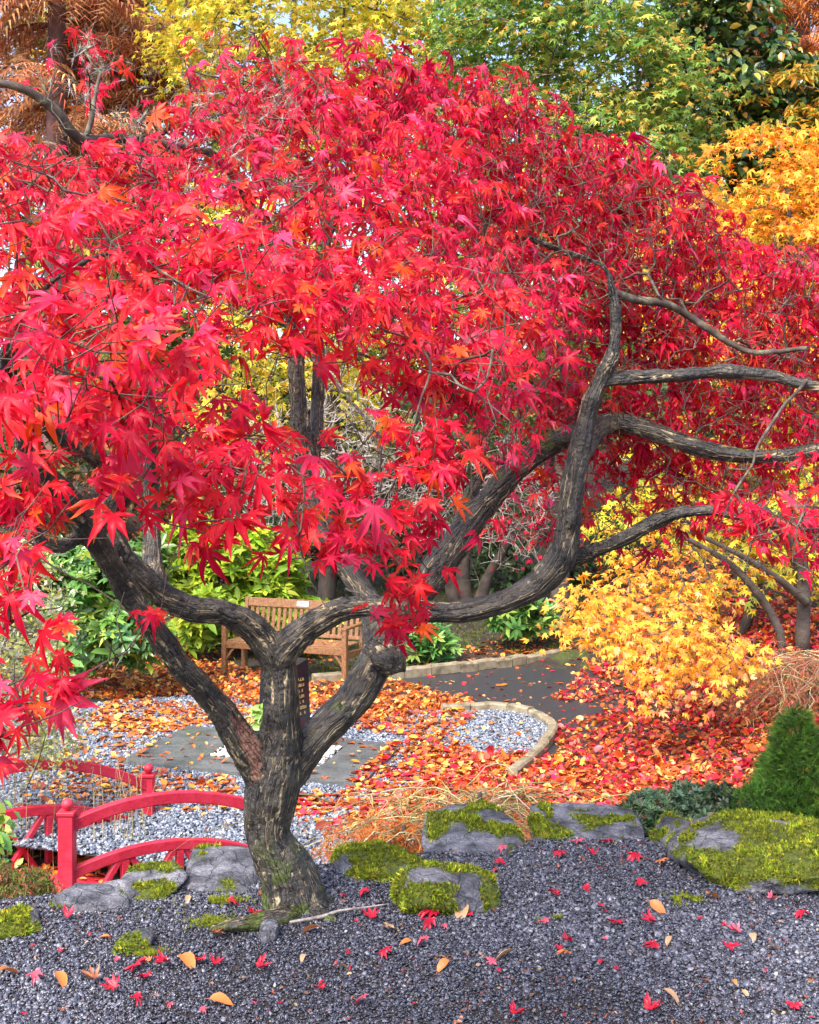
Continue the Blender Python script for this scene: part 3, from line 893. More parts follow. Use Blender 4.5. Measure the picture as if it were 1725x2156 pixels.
# ---- rocks
def rock(name, label, px, py_base, py_top, wpx, d, depth, seed, moss_amt, flat=0.0, tilt=(0, 0), moss_thr=0.0, sink=0.25, group=None, zs=0.8, ex=0.62):
    """px: centre column; base and top rows; width in picture units; d: distance of its front foot"""
    r = np.random.default_rng(seed)
    w = wpx / F * (d + depth * 0.3) / 2
    yc = d + depth / 2
    xc = (px - CX) / F * yc
    zt = CZ - (py_top - HY) / F * (yc + depth * 0.2)
    zb = min(H(xc, yc), H(xc, d))
    hh = max(0.05, zt - zb)
    bm = bmesh.new(); bmesh.ops.create_icosphere(bm, subdivisions=5 if wpx > 200 else 4, radius=1.0)
    V = np.array([v.co[:] for v in bm.verts])
    V = np.sign(V) * np.abs(V) ** ex; V /= np.abs(V).max()
    for k in range(18):
        nn = unit(r.normal(0, 1, 3) * np.array([1, 1, 0.75])); dd = r.uniform(0.72, 1.02)
        e = V @ nn - dd; V = V - np.clip(e, 0, None)[:, None] * nn * 0.93
    if flat:
        V[:, 2] = np.where(V[:, 2] > 0.45, 0.45 + (V[:, 2] - 0.45) * (1 - flat), V[:, 2])
    V = V / np.array([np.abs(V[:, 0]).max(), np.abs(V[:, 1]).max(), V[:, 2].max()])
    V = V * (1 + 0.09 * fbm(V + seed * 3.3, 1.6, 4) + 0.06 * fbm(V + seed, 5, 4) + 0.03 * fbm(V + seed, 14, 3))[:, None]
    V[:, 2] += tilt[0] * V[:, 0] + tilt[1] * V[:, 1]
    V = V * np.array([w, depth / 2, hh * zs])
    V[:, 2] += -V[:, 2].max() + hh
    V += np.array([xc, yc, zb])
    tri = np.array([[v.index for v in f.verts] for f in bm.faces]); bm.free()
    fn = unit(np.cross(V[tri[:, 1]] - V[tri[:, 0]], V[tri[:, 2]] - V[tri[:, 0]]))
    vn = np.zeros_like(V)
    for k in range(3): np.add.at(vn, tri[:, k], fn)
    vn = unit(vn)
    mm = fbm(V * 1.0 + seed, 6.5, 5) * 2.4 + vn[:, 2] * 0.25 + moss_amt - 0.42 - moss_thr
    mask = sstep(mm / 0.22)
    base = (xc, yc, zb)
    root = thing(name, label, 'rock', base, group)
    mk('stone', V, tri, M['rock'], root, attrs={'mossy': ('FLOAT', mask)}, smooth=True)
    # moss cushions: small tufts standing on the stone
    ctr = V[tri].mean(1); am = mask[tri].mean(1)
    area = 0.5 * np.linalg.norm(np.cross(V[tri[:, 1]] - V[tri[:, 0]], V[tri[:, 2]] - V[tri[:, 0]]), axis=1)
    ok = (am > 0.4) & (ctr[:, 2] > H(ctr[:, 0], ctr[:, 1]) - 0.02)
    if ok.sum() > 10:
        pr = area * ok; tot = pr.sum(); pr = pr / tot
        n = int(min(9000, tot * 26000))
        f = rng.choice(len(tri), n, p=pr)
        bc = rng.dirichlet((1, 1, 1), n)
        pos = np.einsum('nk,nkj->nj', bc, V[tri[f]])
        nr = fn[f] + rng.normal(0, 0.35, (n, 3)) + np.array([0, 0, 0.25])
        clump = fbm(pos, 22, 2)
        s = rng.uniform(0.008, 0.018, n) * np.clip(1 + 1.6 * clump, 0.35, 2.2)
        col = pal(n, [(0.09, 0.125, 0.012), (0.20, 0.24, 0.02), (0.36, 0.37, 0.03), (0.13, 0.11, 0.02)], [3, 4, 2, 1], 0.25) * np.clip(1 + 0.9 * clump, 0.4, 1.7)[:, None]
        Vm, Tm, Cm = inst([tuft(7, 0.22, 0.7, 1), tuft(6, 0.25, 0.9, 2)], rng.integers(0, 2, n), pos, frames(nr, rng.normal(0, 1, (n, 3))), s, col * 0.8, np.clip(col * 1.35, 0, 1))
        tag(mk('moss', Vm, Tm, M['moss'], root, col=Cm), kind='stuff')
    return root
rock('mossy_rock', 'squat rock clad in green moss right of the trunk on the gravel', 930, 1935, 1815, 245, 4.27, 0.30, 21, 0.78, 0.3, (-0.22, 0.0), zs=0.62)
rock('mossy_rock', 'low rock edged with bright moss just behind the squat mossy one', 792, 1868, 1784, 195, 4.60, 0.38, 22, 0.42, 0.2, (0.22, 0.25))
rock('edge_rock', 'flat grey rock with bright yellow-green moss on its front left', 1003, 1822, 1712, 225, 4.84, 0.66, 23, 0.08, 0.3, (0.15, 1.1), zs=0.42)
rock('edge_rock', 'broad smooth grey slab rock at the terrace edge right of centre', 1230, 1790, 1714, 255, 4.94, 0.66, 24, -0.45, 0.3, (-0.12, 1.1), zs=0.42)
rock('edge_rock', 'small pointed grey rock between the slab rock and the big mossy boulder', 1427, 1800, 1716, 122, 4.96, 0.36, 35, -0.2, 0.0, (0.05, 0.3))
rock('mossy_boulder', 'big boulder under a thick olive moss coat at the right edge', 1625, 1900, 1708, 430, 4.46, 0.75, 26, 0.62, 0.1, (0.22, 0.0), zs=0.62, ex=0.9)
rock('edge_rock', 'dark layered slate rock directly left of the maple trunk', 478, 1882, 1796, 190, 4.52, 0.44, 27, 0.16, 0.3, (0.12, 1.0), zs=0.45)
rock('mossy_rock', 'grey rock with moss patches in front of the red bridge', 312, 1892, 1836, 170, 4.46, 0.32, 28, 0.30, 0.4, (0.25, 0.3))
rock('flat_stone', 'thin flat stone half sunk in gravel below the bridge post', 195, 1912, 1892, 170, 4.34, 0.2, 29, 0.16, 0.7, (0, 0.3))
rock('pale_stone', 'small pale stone at the foot of the near bridge post', 250, 1880, 1868, 110, 4.46, 0.14, 30, -0.2, 0.4)
rock('mossy_stone', 'low moss-covered stone in the gravel at the left edge', 25, 1988, 1938, 130, 4.08, 0.26, 31, 0.40, 0.5, (0, 0.3))
rock('sunk_stone', 'small brown stone showing through the gravel below the trunk', 567, 1990, 1976, 44, 4.06, 0.12, 32, -0.1, 0.2)
rock('sunk_stone', 'low dark stone with a tuft of moss sunk in the left gravel', 285, 2022, 2006, 75, 3.96, 0.16, 33, 0.28, 0.5)

# ================================================================== THE RED MAPLE
BASE = P(622, 1905, 4.42); BASE[2] = 0.0
maple = thing('red_maple', 'spreading red maple with a dark forked trunk growing in the foreground gravel', 'tree', BASE)
def LB(rows):   # rows of (px, py, depth, half width in picture units)
    return np.array([np.append(P(a, b, d), w / F * d) for a, b, d, w in rows])
L_TRUNK = LB([(640, 1950, 4.42, 82), (624, 1911, 4.42, 70), (609, 1850, 4.42, 64), (586, 1800, 4.42, 55), (567, 1755, 4.42, 49), (568, 1700, 4.42, 56), (577, 1640, 4.42, 62), (588, 1575, 4.42, 50), (592, 1500, 4.40, 40), (588, 1420, 4.40, 38), (580, 1362, 4.40, 37)])
L_A = LB([(572, 1650, 4.42, 50), (528, 1590, 4.38, 38), (470, 1502, 4.3, 31), (420, 1442, 4.22, 27), (377, 1400, 4.15, 27), (340, 1345, 4.1, 26), (305, 1300, 4.0, 24), (270, 1250, 3.95, 24), (235, 1190, 3.85, 25), (195, 1128, 3.7, 28), (150, 1065, 3.6, 30), (95, 1000, 3.4, 30), (60, 920, 3.25, 30), (40, 850, 3.1, 27), (20, 760, 2.95, 20), (60, 650, 2.75, 12), (160, 560, 2.6, 7), (280, 520, 2.5, 5)])
L_B1 = LB([(588, 1405, 4.40, 36), (555, 1345, 4.38, 33), (520, 1312, 4.34, 31), (470, 1290, 4.3, 28), (414, 1285, 4.27, 27), (358, 1262, 4.25, 28), (320, 1232, 4.2, 27), (280, 1192, 4.15, 24), (245, 1150, 4.1, 25), (225, 1105, 4.08, 27), (230, 1062, 4.08, 25), (250, 1040, 4.05, 23)])
L_B1b = LB([(228, 1090, 4.1, 26), (262, 1020, 3.95, 24), (200, 960, 3.6, 22), (150, 935, 3.35, 18), (105, 905, 3.2, 16), (60, 830, 3.0, 12), (30, 700, 2.7, 9)])
L_B1c = LB([(325, 1232, 4.3, 26), (322, 1170, 4.4, 19), (318, 1080, 4.45, 18), (318, 960, 4.4, 15), (300, 800, 4.3, 12), (330, 600, 4.2, 9)])
L_B1d = LB([(215, 1110, 3.9, 22), (170, 1130, 3.7, 17), (130, 1150, 3.6, 15), (92, 1142, 3.5, 14), (78, 1115, 3.45, 11), (60, 1060, 3.3, 7), (20, 1000, 3.0, 5)])
L_B2 = LB([(582, 1405, 4.40, 36), (605, 1362, 4.38, 33), (655, 1318, 4.36, 29), (700, 1292, 4.33, 28), (740, 1278, 4.3, 27), (800, 1275, 4.28, 24), (868, 1286, 4.26, 23), (960, 1288, 4.25, 24), (1050, 1270, 4.25, 26), (1130, 1232, 4.25, 29), (1185, 1170, 4.25, 31), (1198, 1080, 4.25, 27), (1212, 1000, 4.25, 27), (1228, 910, 4.25, 23), (1245, 840, 4.25, 21), (1270, 785, 4.25, 19), (1292, 735, 4.25, 13), (1296, 660, 4.25, 12), (1290, 615, 4.25, 10), (1270, 560, 4.25, 7), (1190, 530, 4.2, 6), (1100, 500, 4.15, 5.5), (1000, 493, 4.1, 5), (925, 492, 4.0, 4)])
L_B2r = LB([(1185, 1185, 4.35, 26), (1240, 1163, 4.3, 17), (1300, 1140, 4.25, 16), (1370, 1105, 4.2, 16), (1440, 1080, 4.15, 13), (1530, 1078, 4.1, 12), (1620, 1100, 4.0, 11), (1725, 1112, 3.9, 10), (1850, 1130, 3.8, 7)])
L_B2u = LB([(1258, 810, 4.25, 18), (1300, 797, 4.28, 15), (1370, 792, 4.3, 14), (1440, 788, 4.32, 13), (1530, 782, 4.35, 13), (1620, 790, 4.35, 12), (1700, 812, 4.3, 11), (1850, 820, 4.2, 8)])
L_B2f = LB([(1222, 975, 4.27, 20), (1245, 930, 4.35, 17), (1272, 900, 4.5, 16), (1290, 892, 4.62, 16)])
L_C = LB([(590, 1650, 4.45, 46), (645, 1578, 4.48, 40), (693, 1525, 4.5, 39), (742, 1474, 4.53, 38), (780, 1415, 4.56, 41), (806, 1360, 4.6, 38), (855, 1290, 4.7, 34), (930, 1185, 4.8, 33), (1000, 1090, 4.85, 30), (1080, 995, 4.85, 27), (1160, 935, 4.82, 25), (1235, 905, 4.75, 24), (1290, 890, 4.66, 24), (1350, 900, 4.6, 22), (1440, 932, 4.55, 19), (1530, 955, 4.5, 17), (1620, 960, 4.45, 15), (1725, 948, 4.4, 15), (1850, 930, 4.3, 11)])
L_Ck = LB([(800, 1380, 4.58, 44), (825, 1392, 4.5, 30), (834, 1397, 4.45, 20)])
L_Cs = LB([(960, 1150, 4.83, 24), (975, 1090, 4.95, 18), (1000, 1020, 5.05, 14), (1035, 975, 5.1, 10), (1080, 972, 5.1, 6)])
L_D = LB([(800, 1380, 4.6, 40), (795, 1310, 4.7, 36), (765, 1245, 4.8, 24), (720, 1185, 4.9, 24), (680, 1120, 4.95, 27), (655, 1040, 5.0, 26), (640, 960, 5.0, 24), (630, 880, 5.0, 22), (624, 800, 5.0, 19), (620, 720, 5.0, 15), (600, 620, 4.95, 12), (560, 500, 4.9, 9), (520, 410, 4.8, 7), (480, 345, 4.75, 5)])
L_D2 = LB([(655, 1010, 5.02, 20), (664, 930, 5.06, 16), (668, 850, 5.1, 15), (672, 760, 5.1, 13), (670, 660, 5.1, 10), (690, 520, 5.0, 8), (720, 430, 4.95, 7), (770, 398, 4.9, 9), (835, 373, 4.85, 8), (900, 340, 4.8, 5), (980, 290, 4.7, 3)])
L_top = LB([(560, 500, 4.9, 8), (470, 345, 4.6, 9), (400, 312, 4.3, 9), (300, 296, 4.0, 10), (230, 290, 3.85, 11), (165, 288, 3.75, 12), (130, 245, 3.7, 12), (95, 212, 3.65, 11), (30, 178, 3.6, 9), (-60, 170, 3.6, 7)])
L_top2 = LB([(178, 288, 3.77, 7), (190, 250, 3.77, 6), (194, 215, 3.8, 5), (215, 150, 3.85, 3)])
L_r1 = LB([(1290, 615, 4.35, 9), (1340, 632, 4.4, 9), (1400, 640, 4.4, 9), (1450, 665, 4.45, 8), (1500, 695, 4.45, 8), (1530, 720, 4.45, 7), (1590, 742, 4.4, 6), (1700, 735, 4.3, 5)])
L_r2 = LB([(1700, 800, 4.3, 3.5), (1655, 845, 4.1, 3.5), (1612, 910, 3.95, 3.2), (1580, 985, 3.8, 2.6), (1545, 1040, 3.7, 2.2), (1520, 1085, 3.65, 1.5)])
FRONT = [LB([(280, 520, 2.5, 6), (380, 600, 2.25, 4), (480, 640, 2.2, 3), (560, 680, 2.2, 2.5)]),
         LB([(30, 700, 2.7, 8), (90, 740, 2.2, 6), (180, 780, 1.95, 5), (300, 850, 1.95, 4), (420, 930, 2.0, 4), (520, 1010, 2.05, 3)]),
         LB([(600, 620, 4.95, 9), (620, 600, 4.0, 8), (660, 580, 3.2, 8), (740, 600, 2.75, 7), (830, 680, 2.6, 6), (900, 760, 2.55, 5), (880, 860, 2.5, 4), (850, 950, 2.5, 3)]),
         LB([(620, 720, 5.0, 9), (700, 800, 4.4, 6), (780, 900, 3.6, 5), (800, 1000, 3.0, 5), (800, 1090, 2.7, 4), (830, 1150, 2.55, 3), (860, 1230, 2.6, 2.5)]),
         LB([(740, 1270, 4.3, 6), (730, 1245, 4.0, 4), (760, 1250, 3.4, 4), (790, 1290, 2.9, 3), (835, 1320, 2.7, 2.5)]),
         LB([(20, 1000, 3.0, 5), (40, 1080, 2.5, 5), (70, 1130, 2.2, 4), (110, 1195, 2.05, 4), (180, 1225, 2.05, 3.5), (240, 1265, 2.05, 3), (300, 1315, 2.05, 2.2)]),
         LB([(40, 1080, 2.5, 5), (-30, 1250, 1.95, 5), (-10, 1400, 1.85, 4), (40, 1480, 1.82, 3), (90, 1550, 1.8, 2.5), (60, 1660, 1.8, 2)])]
limbs = [smooth_poly(l, 0.02) for l in (L_TRUNK, L_A, L_B1, L_B1b, L_B1c, L_B1d, L_B2, L_B2r, L_B2u, L_B2f, L_C, L_Ck, L_Cs, L_D, L_D2)]
for l in FRONT:
    l[:, 3] *= 0.6; l[1:, :3] = l[1:, :3] + (l[1:, :3] - np.array([0, 0, CZ])) * 0.05
thin = [smooth_poly(l, 0.03) for l in (L_top, L_top2, L_r1, L_r2, *FRONT)]
root_l = [LB([(640, 1925, 4.40, 34), (585, 1935, 4.25, 26), (530, 1945, 4.18, 20), (480, 1950, 4.14, 12), (440, 1955, 4.12, 7)]),
          LB([(650, 1925, 4.36, 34), (680, 1932, 4.30, 18), (700, 1940, 4.24, 8)]),
          LB([(600, 1920, 4.5, 30), (560, 1905, 4.55, 16), (530, 1900, 4.6, 8)])]
limbs += [smooth_poly(l, 0.02) for l in root_l]
for l in limbs:            # knots and gentle swellings
    l[:, 3] *= 0.95 * (1 + 0.13 * fbm(l[:, :3], 9, 3))
knots = []
for l in limbs[:13]:
    for k in range(rng.integers(1, 4)):
        i_ = int(rng.integers(3, len(l) - 3)); tdir = unit(l[i_+1, :3] - l[i_-1, :3])
        o_ = unit(np.cross(tdir, rng.normal(0, 1, 3)) + np.array([0, -0.5, 0])); rk = l[i_, 3]
        a_ = l[i_, :3] + o_ * rk * 0.55; b_ = l[i_, :3] + o_ * rk * rng.uniform(1.12, 1.35)
        kp = np.array([a_ + (b_ - a_) * t for t in np.linspace(0, 1, 5)])
        knots.append(tube_arrays(kp, rk * rng.uniform(0.35, 0.6) * np.array([1.25, 1.0, 0.85, 0.75, 0.5]), 12))
Vt, Tt = cat([tube_arrays(l[:, :3], l[:, 3], 20) for l in limbs] + knots)
tmp = bpy.data.objects.new('tmp', mesh_arrays('tmp', Vt, Tt)); COL.objects.link(tmp)
md = tmp.modifiers.new('r', 'REMESH'); md.mode = 'VOXEL'; md.voxel_size = 0.0085
md = tmp.modifiers.new('s', 'SMOOTH'); md.factor = 0.5; md.iterations = 3
dg = bpy.context.evaluated_depsgraph_get(); dg.update()
ev = tmp.evaluated_get(dg); em = ev.to_mesh()
Vr = np.empty(len(em.vertices) * 3, np.float32); em.vertices.foreach_get('co', Vr); Vr = Vr.reshape(-1, 3).astype(float)
em.calc_loop_triangles()
Tr = np.empty(len(em.loop_triangles) * 3, np.int32); em.loop_triangles.foreach_get('vertices', Tr); Tr = Tr.reshape(-1, 3)
ev.to_mesh_clear(); bpy.data.objects.remove(tmp)
# around / along coordinates from the nearest limb axis
AX = np.vstack([l[:, :3] for l in limbs]); AR = np.concatenate([l[:, 3] for l in limbs])
AT = np.vstack([unit(np.gradient(l[:, :3], axis=0)) for l in limbs])
AS = np.concatenate([np.concatenate([[0], np.cumsum(np.linalg.norm(np.diff(l[:, :3], axis=0), axis=1))]) + i * 3.7 for i, l in enumerate(limbs)])
bk = np.empty_like(Vr)
for s in range(0, len(Vr), 4000):
    v = Vr[s:s+4000]
    dd = np.sqrt(((v[:, None] - AX[None])**2).sum(-1)) - AR[None]
    k = np.argmin(dd, 1)
    rel = v - AX[k]; t = AT[k]
    along = (rel * t).sum(1); rad = rel - along[:, None] * t
    bk[s:s+4000, 2] = AS[k] + along
    u1 = unit(np.cross(t, np.array([0.3, 1.0, 0.2]))); u2 = np.cross(t, u1)
    R = AR[k]
    th = np.arctan2((rad * u2).sum(1), (rad * u1).sum(1))
    bk[s:s+4000, 0] = np.cos(th) * R * 3.2 / 1.0; bk[s:s+4000, 1] = np.sin(th) * R * 3.2
fn = np.cross(Vr[Tr[:, 1]] - Vr[Tr[:, 0]], Vr[Tr[:, 2]] - Vr[Tr[:, 0]])
vn = np.zeros_like(Vr)
for k in range(3): np.add.at(vn, Tr[:, k], fn)
vn = unit(vn)
# bark ridges along the limbs
ridge = fbm(bk * np.array([1, 1, 0.12]), 30, 3)
Vr = Vr + vn * (ridge * 0.010 + 0.010 * fbm(Vr, 14, 4))[:, None]
# torn strip of bare wood along the left limb, moss at the foot and in the forks
sc = smooth_poly(LB([(462, 1450, 4.22, 3), (484, 1490, 4.22, 7), (505, 1530, 4.24, 14), (522, 1570, 4.27, 20), (536, 1605, 4.3, 17), (533, 1650, 4.33, 5)]), 0.02)
vx = CX + Vr[:, 0] / Vr[:, 1] * F; vy = HY + (CZ - Vr[:, 2]) / Vr[:, 1] * F
dsc = np.full(len(Vr), 9.0)
for q in sc: dsc = np.minimum(dsc, np.linalg.norm((Vr - q[:3]) * np.array([1, 0.35, 1]), axis=1) - q[3])
scar = sstep((0.004 + 0.022 * fbm(bk * np.array([1, 1, 0.25]), 22, 3) - dsc) / 0.006) * (vn[:, 1] < 0.1)
Vr = Vr - vn * (scar * 0.008)[:, None]
mossy = np.clip(sstep((0.34 - Vr[:, 2]) / 0.3) * sstep((fbm(Vr, 13, 4) * 2 - 0.12) / 0.3) * 0.8, 0, 1)
mossy = np.maximum(mossy, sstep((fbm(Vr + 9, 4, 4) * 2 + vn[:, 2] * 0.2 - 0.80) / 0.2) * 0.7)
trunk = mk('trunk', Vr, Tr, M['bark'], maple, attrs={'bk': ('FLOAT_VECTOR', bk), 'mossy': ('FLOAT', mossy), 'scar': ('FLOAT', scar)}, smooth=True)
Vb, Tb = cat([tube_arrays(l[:, :3] + 0.008 * np.stack([vnoise(l[:, :3] + k, 9) for k in (0, 5, 9)], 1), l[:, 3], 8) for l in thin])
mk('branch', Vb, Tb, M['twig'], maple, smooth=True)

# ---- where the foliage is: density by 75-unit cells seen from the front, and how far forward it reaches
DENS = """
01420222223310000000000
11421358999987410000000
11213567999999962000000
88766556888999998620000
99987556788999999984000
99999999999999999998400
99999999999999999998776
99999999999999999998888
99999987799998787788888
99999931144788765767666
66899940011476546777766
33489983146885335666655
86257972577853134455455
86211588535541123333566
30001331678511001111265
30000000032640000000001
43142000004600000000000
65130000001400000000000
57000000000000000000000
46000000000000000000000
32000000000000000000000
10000000000000000000000
""".strip('\n').split('\n')
CTL = np.array([(0,200,4.2),(200,180,4.0),(500,150,4.2),(800,200,4.4),(1100,250,4.6),(1300,400,4.8),(1500,600,4.9),(1700,650,4.7),(0,350,2.7),(200,330,2.8),(400,320,3.7),(100,500,2.05),(400,500,2.4),(700,480,3.0),(900,450,3.7),(1150,500,4.45),(100,800,1.6),(300,750,1.75),(550,650,2.25),(800,620,2.5),(1050,650,3.1),(1030,780,2.7),(1300,700,4.75),(1230,850,4.9),(1150,950,5.0),(1400,800,4.8),(1500,850,4.85),(1700,880,4.75),(1600,1000,4.7),(300,950,1.95),(500,1050,2.05),(600,1110,2.05),(850,960,2.45),(950,1020,2.3),(850,1180,2.5),(830,1330,2.6),(50,1050,2.0),(50,1350,1.8),(100,1550,1.8),(270,1340,2.05),(1650,1100,3.2),(1300,1000,4.9),(1450,1050,4.7),(600,300,4.0),(250,250,3.9)])
def front_depth(px, py):
    w = 1.0 / (((px[:, None] - CTL[:, 0])**2 + (py[:, None] - CTL[:, 1])**2) / 100.0**2 + 0.25)**1.6
    return (w * CTL[:, 2]).sum(1) / w.sum(1)

def crown_layer(cover, dfun, spray_r, size, per, keep=lambda v, r: True, margin=5):
    """clusters of leaves: returns cluster centres, one row per cluster, and how many leaves each carries"""
    C = []; D = []
    for r, row in enumerate(DENS):
        for c in range(-margin, 23 + margin):
            ch = row[min(max(c, 0), 22)]
            v = 0 if ch == ' ' else int(ch)
            if v == 0 or not keep(v, r): continue
            if c < 0 or c > 22: v = v * 0.7
            x = np.array([75 * c + 37.5]); y = np.array([75 * r + 112.5])
            d = dfun(x, y)[0]
            la = 0.20 * (size / d * F)**2
            n = cover * (v / 9.0) * 5625 / la / per
            n = int(n) + (rng.random() < n - int(n))
            for k in range(n):
                px = 75 * c + rng.uniform(0, 75); py = 75 * r + 75 + rng.uniform(0, 75)
                C.append((px, py)); D.append(0)
    C = np.array(C, float)
    return C[:, 0], C[:, 1]

AXIS = np.array([-0.35, 4.5])
def leaves_on(centres, per, spray_r, thick, size, crump, cols, wts, tipcols, tipw, face=0.55):
    n = len(centres) * per
    ci = np.repeat(np.arange(len(centres)), per)
    out = np.column_stack([centres[:, :2] - AXIS, np.zeros(len(centres))])
    out = unit(out) + np.array([0.15, -0.35, 0])
    ns = unit(np.array([0, 0, 1.0]) + face * out + rng.normal(0, 0.22, out.shape))
    e1 = unit(np.cross(ns, np.array([0.2, 1, 0.1]))); e2 = np.cross(ns, e1)
    a = rng.uniform(0, 2*np.pi, n); rr = spray_r * np.sqrt(rng.uniform(0.03, 1, n))
    off = (np.cos(a) * rr)[:, None] * e1[ci] + (np.sin(a) * rr)[:, None] * e2[ci] * 0.9 + ns[ci] * rng.normal(0, thick, n)[:, None]
    pos = centres[ci] + off
    nrm = ns[ci] + rng.normal(0, 0.5, (n, 3)) + np.array([-0.1, -0.3, 0.1])
    tipd = unit(off) * 0.9 + unit(out)[ci] * 0.7 + np.array([0.25, 0, -0.75]) + rng.normal(0, 0.45, (n, 3))
    R = frames(nrm, tipd)
    s = size * np.exp(rng.normal(0, 0.26, n))
    col = pal(n, cols, wts, 0.16)
    cl = np.exp(rng.normal(0, 0.10, len(centres)))[ci][:, None]
    col = np.clip(col * cl, 0, 0.95)
    tip = col.copy()
    k = rng.random(n) < tipw
    tip[k] = pal(k.sum(), tipcols, None, 0.15)
    nt_ = len(T_NEAR); nc = len(T_CRUMP)
    idx = np.where(rng.random(n) < crump, nt_ + rng.integers(0, nc, n), rng.integers(0, nt_, n))
    return pos, R, s, col, tip, idx

TM = T_NEAR + T_CRUMP
RED = [(0.78, 0.010, 0.035), (0.68, 0.006, 0.05), (0.84, 0.025, 0.03), (0.56, 0.004, 0.03), (0.84, 0.10, 0.015), (0.80, 0.045, 0.13)]
CRIM = [(0.68, 0.008, 0.06), (0.78, 0.014, 0.05), (0.55, 0.005, 0.05), (0.82, 0.04, 0.03), (0.80, 0.06, 0.16)]
ORA = [(0.85, 0.22, 0.02), (0.80, 0.33, 0.04), (0.72, 0.12, 0.02)]
PER = 7
layers = []
# front sprays reaching towards the viewer
px, py = crown_layer(2.8, front_depth, 0.13, 0.072, PER)
d = front_depth(px, py) + np.abs(rng.normal(0, 0.16, len(px))) - 0.05
cf = np.stack([(px - CX) / F * d, d, CZ - (py - HY) / F * d], 1)
far = d > 3.45
layers.append(leaves_on(cf[~far], PER, 0.085, 0.022, 0.074, 0.06, RED, [5, 4, 3, 2, 0.4, 1.6], ORA, 0.08))
layers.append(leaves_on(cf[far], PER, 0.13, 0.04, 0.080, 0.62, CRIM, [4, 5, 2, 3, 1.5], ORA, 0.06))
# the dome behind
def back_depth(px, py): return np.maximum(front_depth(px, py) + 0.8, 4.3) + 0.0 * px
px, py = crown_layer(0.8, back_depth, 0.15, 0.095, PER, keep=lambda v, r: v >= 5 and r <= 11)
d = back_depth(px, py) + np.abs(rng.normal(0, 0.45, len(px)))
cb = np.stack([(px - CX) / F * d, d, CZ - (py - HY) / F * d], 1)
layers.append(leaves_on(cb, PER, 0.16, 0.05, 0.095, 0.6, CRIM, [5, 4, 4, 1, 1], ORA, 0.06))
pos = np.vstack([l[0] for l in layers]); R = np.vstack([l[1] for l in layers]); s = np.concatenate([l[2] for l in layers])
colr = np.vstack([l[3] for l in layers]); tipc = np.vstack([l[4] for l in layers]); idx = np.concatenate([l[5] for l in layers])
# thin out where the crown is open
vx = CX + pos[:, 0] / pos[:, 1] * F; vy = HY + (CZ - pos[:, 2]) / pos[:, 1] * F + 14
DG = np.array([[0 if ch == ' ' else int(ch) for ch in row] for row in DENS], float)
gc = np.clip((vx / 75).astype(int), 0, 22); gr = np.floor((vy - 75) / 75).astype(int)
dv = np.where((gr >= 0) & (gr < len(DENS)), DG[np.clip(gr, 0, len(DENS) - 1), gc], 0)
keepm = rng.random(len(pos)) < np.clip(0.12 + dv / 5.0, 0, 1) * (dv > 0)
pos, R, s, colr, tipc, idx = pos[keepm], R[keepm], s[keepm], colr[keepm], tipc[keepm], idx[keepm]
# the 300 leaves that show largest become parts of their own
vx = CX + pos[:, 0] / pos[:, 1] * F; vy = HY + (CZ - pos[:, 2]) / pos[:, 1] * F
facing = np.abs((R[:, :, 2] * unit(np.array([0, 0, CZ]) - pos)).sum(1))
score = np.where((vx > 10) & (vx < 1715) & (vy > 60) & (vy < 2100), (s / pos[:, 1]) * (0.4 + facing), 0)
# a leaf buried behind nearer ones does not count: coarse depth buffer
gxb = np.clip((vx / 28).astype(int), 0, 61); gyb = np.clip((vy / 28).astype(int), 0, 77)
zb = np.full((62, 78), 99.0); np.minimum.at(zb, (gxb, gyb), pos[:, 1])
score = np.where(pos[:, 1] < zb[gxb, gyb] + 0.03, score, score * 0.3)
top = np.argsort(-score)[:300]
single = np.zeros(len(pos), bool); single[top] = True
Vc, Tc, Cc = inst(TM, idx[~single], pos[~single], R[~single], s[~single], colr[~single], tipc[~single])
tag(mk('crown', Vc, Tc, M['leaf_red'], maple, col=Cc), kind='stuff')
LM = {}
def leaf_mesh(k, c, t, key, mat, temps):
    if key not in LM:
        V, T, tp = temps[k]
        f = (tp**2)[:, None]
        me = mesh_arrays('leaf', V, T, np.asarray(c) * (1 - f) + np.asarray(t) * f); me.materials.append(mat)
        LM[key] = me
    return LM[key]
QC = [(0.78, 0.010, 0.035), (0.68, 0.006, 0.05), (0.84, 0.025, 0.03), (0.84, 0.10, 0.015), (0.80, 0.045, 0.13)]
for i in top:
    k = int(idx[i]); q = int(rng.choice(5, p=[.38, .27, .2, .04, .11])); tt = int(rng.random() < 0.10)
    tipq = (0.85, 0.24, 0.03) if tt else QC[q]
    o = bpy.data.objects.new('leaf', leaf_mesh(k, QC[q], tipq, ('m', k, q, tt), M['leaf_red'], TM))
    COL.objects.link(o); o.parent = maple
    A = Matrix(np.block([[R[i] * s[i], (pos[i] - BASE)[:, None]], [np.zeros((1, 3)), np.ones((1, 1))]]).tolist())
    o.matrix_local = A
